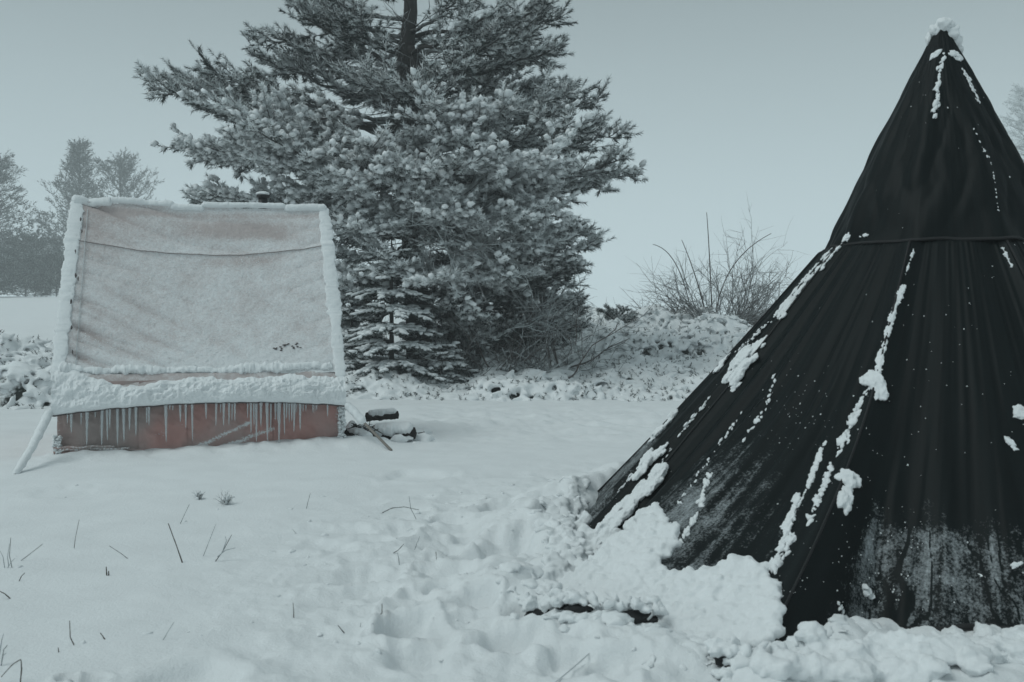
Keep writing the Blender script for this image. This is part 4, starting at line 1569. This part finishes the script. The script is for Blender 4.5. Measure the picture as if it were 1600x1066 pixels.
# fog-faded pines in the background
def far_pine(px, Y, ytop, ybase, label, width, nb, up, sh, dens=.5, frost=.4, z0=None, taper=.8, seed=1, lowfill=False, name='distant_pine_tree', nneed=9):
    base = at(px, ybase, Y)
    base[2] = gz1(base[0], base[1]) if z0 is None else z0
    h = at(px, ytop, Y)[2] - base[2]
    o = empty(name, tuple(base))
    tag(o, label, 'tree', 'fog-faded trees in the background')
    mtk, mw, mn = MB(), MB(), MB()
    tube(mtk, [base - [0, 0, .3], base + [0.1, 0, h * .5], base + [0, 0, h]], [h * .016, h * .011, h * .003], 8, A=.2)
    shoots(mn, [base + [0, 0, h * .93]] * 2, [[0, 0, 1], [.1, 0, 1]], h * .07, sh * .22, frost, nneed * 2, sh * .05)
    for k in range(nb):
        zf = .03 + .95 * (k + random.random()) / nb
        zz = h * zf
        prof = (1 - zf) ** taper + .05
        L = width * prof * random.uniform(.65, 1.15)
        ph = k * 2.4 + random.uniform(-.4, .4)
        a = base + [0, 0, zz * .97]
        tip = a + np.array([math.cos(ph) * L, math.sin(ph) * L * .8, L * up * random.uniform(.5, 1.4)])
        bough(mw, mn, None, a, tip, h * .004, sub=sh * 1.15, t0=.2, reach=L * .32, sh=sh, sr=sh * .26, frost=frost, nneed=nneed, wid=sh * .05, lift=.3, sides=4, stp=sh * .55 / dens)
    mtk.build('trunk', M_bark, o)
    mw.build('branches', M_bark, o)
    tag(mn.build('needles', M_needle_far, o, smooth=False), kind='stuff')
    return o


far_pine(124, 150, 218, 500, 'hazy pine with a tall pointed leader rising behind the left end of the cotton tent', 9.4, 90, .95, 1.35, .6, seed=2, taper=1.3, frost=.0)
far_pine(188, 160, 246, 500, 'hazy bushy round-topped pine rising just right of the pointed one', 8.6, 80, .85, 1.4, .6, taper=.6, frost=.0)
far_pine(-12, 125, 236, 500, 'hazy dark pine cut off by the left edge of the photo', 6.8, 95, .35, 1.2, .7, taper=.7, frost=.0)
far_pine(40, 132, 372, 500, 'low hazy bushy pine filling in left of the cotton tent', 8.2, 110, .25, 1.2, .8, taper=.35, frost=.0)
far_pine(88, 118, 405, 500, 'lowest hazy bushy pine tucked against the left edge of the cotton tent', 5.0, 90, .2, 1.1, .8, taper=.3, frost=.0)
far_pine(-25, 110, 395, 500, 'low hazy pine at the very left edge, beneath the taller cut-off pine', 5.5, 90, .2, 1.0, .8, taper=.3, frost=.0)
far_pine(1604, 205, 125, 500, 'faint ghostly tree almost lost in fog beyond the right of the tipi', 7.5, 120, .5, 1.7, .6, taper=.45, frost=1.15)  # fog fade painted into the needles: high frost value whitens them

# pine seedling on the crest
b0 = at(965, 488, 22.6); b0[2] = gz1(b0[0], b0[1]) + .12
sp1 = empty('pine_seedling', tuple(b0)); tag(sp1, 'small bushy pine seedling poking from the crest of the shrub bank', 'seedling')
mw, mn = MB(), MB()
tube(mw, [b0 - [0, 0, .2], b0 + [0, 0, .3]], [.02, .008], 6, A=.2)
for k in range(13):
    ph = k * 2.4; L = random.uniform(.22, .42)
    bough(mw, mn, None, b0 + [0, 0, .02 + .02 * k], b0 + np.array([math.cos(ph) * L, math.sin(ph) * L, .02 * k + .30 * random.uniform(.2, 1)]), .01, frost=.25, sub=.12, reach=.22, sh=.11, sr=.035, t0=.2)
mw.build('stems', M_bark, sp1)
tag(mn.build('needles', M_needle, sp1, smooth=False), kind='stuff')

# bare shrub on the crest
sh0 = at(1130, 488, 23.2); sh0[2] = gz1(sh0[0], sh0[1])
shrub = empty('bare_shrub', tuple(sh0))
tag(shrub, 'leafless many-stemmed shrub on the crest left of the tipi', 'shrub')
mb = MB()
for _ in range(60):
    f = random.uniform(-1, 1)
    p = sh0 + [f * .55 + random.gauss(0, .15), random.uniform(-.5, .6), 0]
    L = random.uniform(1.0, 2.25) * (1 - .30 * abs(f))
    d = np.array([f * .85 + random.gauss(0, .22), random.gauss(0, .3), 1.0])
    twigs(mb, p, d, L, .013, 2, bend=.30, nb=5, spread=.75, A=(.3, .8), up=-.08)
for _ in range(34):
    f = random.choice([-1, 1])
    p = sh0 + [f * random.uniform(.1, 1.3), random.uniform(-.5, .6), 0]
    twigs(mb, p, [f * random.uniform(.4, 1.3), random.gauss(0, .3), .65], random.uniform(.7, 1.2), .012, 2, bend=.4, nb=4, spread=.55, A=(.3, .8), up=.1)
for (x1, y1, x2, y2, x3, y3) in ((1112, 480, 1108, 380, 1104, 332), (1078, 480, 1060, 390, 1020, 382), (1120, 480, 1135, 400, 1205, 365), (1100, 480, 1085, 420, 1065, 375)):
    P = bez(at(x1, y1, 23.2), at(x2, y2, 23.1), at(x3, y3, 23.0), 16)
    tube(mb, P, np.linspace(.017, .007, 16), 4, A=.25)
mb.build('stems', M_twig, shrub)

# ------------------------------------------------------------------ snow-covered juniper scrub
def scrub(name, label, x0, x1, y0, y1, n, mask=None, hgt=.22, sprig=.45):
    """low mat: dark heightfield below, snow lumps and dark sprigs above"""
    gx_, gy_ = np.meshgrid(np.arange(x0, x1, .05), np.arange(y0, y1, .05), indexing='xy')
    def H_(x, y):
        e = np.minimum.reduce([x - x0, x1 - x, (y - y0 - .25 - .25 * noise(x * 1.1, 0.0, 0, 201)), y1 - y])
        ed = sstep(0.0, .45, e)
        return ground_z(x, y) - .05 + ed * hgt * (.75 + .75 * noise(x * .9, y * 1.1, 0, 203) + .40 * noise(x * 2.6, y * 2.6, 0, 204))
    root_ = None
    mbd = MB()
    wx = gx_ + .2 * noise(gx_ * 2, gy_ * 2, 0, 8)
    bil = np.abs(noise(wx * 4.5, gy_ * 3.2, 0, 7)) * .13 + np.abs(noise(wx * 11, gy_ * 8, 0, 9)) * .05
    z = H_(gx_, gy_) - .03 + .09 - bil
    cover_ = .98 - 8.5 * np.clip(bil - .045, 0, 1) + .32 * noise(gx_ * 1.6, gy_ * 1.6, 0, 10) - .5 * sstep(.9, .1, gy_ - y0)
    mbd.add(np.stack([gx_, gy_, z], -1).reshape(-1, 3), Q=grid_quads(*gx_.shape), A=cover_.ravel())
    o = mbd.build(name, M_scrub)
    tag(o, label, None, None, 'stuff')
    x = rng.uniform(x0, x1, n); y = rng.uniform(y0, y1, n)
    # only what could be seen: a generous wedge
    k = (np.abs(x) < y * .62)
    x, y = x[k], y[k]
    z = H_(x, y)
    g = noise(x * 1.3, y * 1.3, 0, 211) + .5 * noise(x * 4, y * 4, 0, 212)
    keep = g > -.75
    x, y, z = x[keep], y[keep], z[keep]
    m = len(x)
    mb = MB()
    big = rng.uniform(size=m) ** 2
    l = .035 + .075 * big
    # fingers lean down the slope and outward
    a = rng.normal(-PI / 2, .75, m) + 1.2 * noise(x * .6, y * .6, 0, 213)
    d = np.stack([np.cos(a), np.sin(a), rng.uniform(-.55, .15, m)], 1)
    S = np.stack([l * rng.uniform(1.3, 2.5, m), l * rng.uniform(.50, .75, m), l * rng.uniform(.40, .62, m)], 1)
    blobs(mb, np.stack([x, y, z + l * .15 + rng.uniform(-.02, .05, m)], 1), S, frame_from(d), 0 if False else 1, .06)
    s_ = fuse(mb.build('snow_load', M_far_snow, o), .034, 1, .02, .06)
    tag(s_, kind='stuff')
    q = rng.uniform(size=m) < sprig
    P = np.stack([x[q], y[q], z[q] - .01], 1)
    D = np.stack([np.cos(a[q]) * .7, np.sin(a[q]) * .7, rng.uniform(.1, .9, q.sum())], 1) + rng.normal(size=(q.sum(), 3)) * .3
    mb = MB()
    shoots(mb, P, D, .13, .038, .12, 12, .008)
    tag(mb.build('sprigs', M_needle, o, smooth=False), kind='stuff')
    return o


scrub('juniper_scrub', 'snow-smothered juniper scrub spreading in front of the big pine', -3.6, 5.2, 15.4, 19.6, 7200)
scrub('juniper_scrub', 'snow-covered juniper scrub on the raised bank beneath the bare shrub', -.8, 9.5, 19.4, 24.6, 5600, hgt=.32)
scrub('juniper_scrub', 'snowy juniper scrub with dark gaps left of the cotton tent', -11.5, -6.2, 13.9, 21.0, 4600, hgt=.42)
scrub('juniper_scrub', 'strip of snowy juniper scrub running behind the cotton tent', -6.2, -3.6, 15.6, 20.5, 1500, hgt=.3)

# ------------------------------------------------------------------ dry stalks in the foreground snow
def stalk(pts, r, label, A=.2, extra=(), grp='dry stalks poking through the snow'):
    """pts: photo pixels, first on the ground"""
    g = on_ground(*pts[0])
    P = [g - [0, 0, .02], g]
    for (px, py) in pts[1:]:
        P.append(at(px, py, g[1] + random.uniform(-.02, .02)))
    P = np.array(P)
    o_mb = MB()
    t = np.linspace(0, 1, len(P)); tt = np.linspace(0, 1, 4 * len(P))
    PP = np.stack([np.interp(tt, t, P[:, i]) for i in range(3)], 1)
    tube(o_mb, PP, np.linspace(r, r * .5, len(PP)), 5, A=A, wob=.2)
    for e in extra:
        Q = np.array([at(px, py, g[1]) for (px, py) in e])
        tube(o_mb, Q, np.linspace(r * .8, r * .35, len(Q)), 4, A=A + .25)
    o = o_mb.build('dry_stalk', M_stalk)
    tag(o, label, 'stalk', grp)
    return o


stalk([(285, 879), (276, 853), (263, 818)], .0042, 'longest straight stalk leaning left on the open snow below the cotton tent', .25)
stalk([(337, 877), (348, 862), (362, 836)], .0035, 'forked frosted stalk right of the longest straight stalk', .55, [[(340, 870), (352, 860), (368, 856)], [(348, 862), (354, 845), (352, 838)]])
stalk([(318, 869), (326, 848), (337, 820)], .0026, 'thin pale stalk between the long straight one and the forked one', .75)
stalk([(282, 818), (289, 803), (296, 788)], .003, 'pale stalk slanting below the two small frosted tufts', .7)
stalk([(167, 899), (166, 886)], .0048, 'short upright black stub on the left of the snow field', .0, [[(170, 899), (170, 892)]])
stalk([(200, 873), (188, 864), (171, 853)], .0025, 'thin stalk leaning far left above the short black stub', .5)
stalk([(116, 857), (118, 840), (124, 812)], .0025, 'upright hair-thin stalk above the slanting one at left', .5)
stalk([(33, 876), (48, 865), (67, 850)], .003, 'slanting stalk with a bud beside the clump at the left edge', .6)
stalk([(19, 887), (15, 868), (17, 840)], .003, 'tall frosted stalk of the clump at the left edge', .6, [[(14, 885), (12, 870), (15, 850)], [(8, 890), (5, 870), (0, 860)], [(12, 888), (18, 878), (24, 872)]])
stalk([(30, 908), (34, 900), (39, 895)], .003, 'tiny bent stalk just below the clump at the left edge', .3)
stalk([(16, 935), (8, 928), (-4, 922)], .0036, 'dark stalk leaning out past the left edge of the photo', .15)
stalk([(116, 1008), (110, 996), (109, 970)], .0030, 'kinked dark upright stalk low in the left foreground', .1)
stalk([(92, 1019), (91, 1012)], .003, 'tiny stub under the kinked stalk in the left foreground', .2)
stalk([(164, 999), (160, 993), (157, 989)], .003, 'tiny leaning stub right of the kinked stalk', .3)
stalk([(255, 1000), (262, 988), (272, 972)], .0022, 'hair-thin pale stalk low on the left snow field', .8)
stalk([(459, 965), (459, 955), (458, 942)], .0026, 'lone short upright stalk in the middle of the foreground snow', .3)
stalk([(32, 1066), (34, 1045), (33, 1030), (20, 1038), (2, 1058)], .0028, 'broken stalk folded over in the bottom left corner', .3)
stalk([(2, 1040), (6, 1015), (12, 1008)], .003, 'grassy frosted tuft at the bottom left edge', .6, [[(0, 1050), (5, 1025), (10, 1020)], [(-2, 1030), (3, 1000), (6, 990)]])
stalk([(479, 795), (481, 785), (485, 771)], .003, 'thin stalk standing alone below the cotton tent wall', .6)
stalk([(595, 801), (612, 794), (632, 792), (655, 797)], .004, 'arched frosted twig bowed to the snow in front of the logs', .55)
stalk([(652, 811), (642, 795), (639, 775)], .003, 'upright twig crossing the arched one', .6)
stalk([(615, 869), (622, 860), (631, 850)], .0032, 'slanting twig at the edge of the trampled snow', .5)
stalk([(624, 882), (623, 872), (621, 864)], .003, 'short twig just below the slanting twig', .7)
stalk([(648, 860), (651, 850), (656, 838)], .003, 'pale twig beside a small hollow in the trampled snow', .7)
stalk([(683, 873), (681, 862)], .003, 'short dark twig among the first footprints', .4)
stalk([(769, 849), (767, 840)], .003, 'tiny black twig standing in the footprint nearest the tipi', .1)
stalk([(595, 969), (597, 958), (597, 943)], .003, 'bent stalk beside the round snow lump', .4)
stalk([(538, 989), (533, 983), (528, 977)], .003, 'short slanted stub left of the round snow lump', .5)
stalk([(563, 980), (564, 973)], .002, 'hair-thin stub between the slanted stub and the snow lump', .6)
stalk([(463, 834), (459, 829), (456, 826)], .002, 'tiny pale fleck of a stalk above the lone upright stalk', .7)
# two small frosted tufts on the open snow
for (px, py, lab, sc) in ((311, 780, 'smaller left one of two frosted weed tufts on the open snow', .8), (354, 788, 'larger right one of two frosted weed tufts on the open snow', 1.1)):
    g = on_ground(px, py)
    mb = MB()
    for _ in range(26):
        d = nrm(np.array([random.gauss(0, .45), random.gauss(0, .45), 1]))
        twigs(mb, g - [0, 0, .01], d, .085 * sc * random.uniform(.5, 1.2), .0022, 1, bend=.5, nb=2, spread=.7, A=(.4, 1.0), up=-.3, step=.02)
    o = mb.build('frosted_tuft', M_stalk)
    tag(o, lab, 'weed', 'frosted weed tufts')
    mb = MB()
    C = g + rng.normal(size=(22, 3)) * [.016, .016, .012] * sc + [0, 0, .035 * sc]
    blobs(mb, C, rng.uniform(.006, .012, (22, 3)), None, 1, .3)
    mb.build('snow_load', M_snow, o)
# little buds and pock marks of snow on the smooth field
mb = MB()
C = []
for (px, py) in ((102, 778), (120, 760), (290, 815), (340, 796), (455, 795), (484, 815), (507, 836), (482, 876), (456, 862), (427, 862), (505, 776), (652, 805), (757, 778), (785, 772), (800, 760),
                 (560, 1006), (525, 1004), (590, 1030), (690, 1030), (230, 990), (620, 830), (675, 775), (700, 790), (720, 770), (740, 790), (640, 828), (30, 886), (130, 1005), (500, 990)):
    g = on_ground(px, py); C.append(g)
blobs(mb, C, rng.uniform(.008, .022, (len(C), 3)) * [1, 1, .6], None, 2, .25)
tag(mb.build('snow_crumb', M_snow), 'scattered crumbs of snow dotting the smooth snow field', None, None, 'stuff')
bpy.data.objects['snow_crumb'].name = 'scattered_snow'
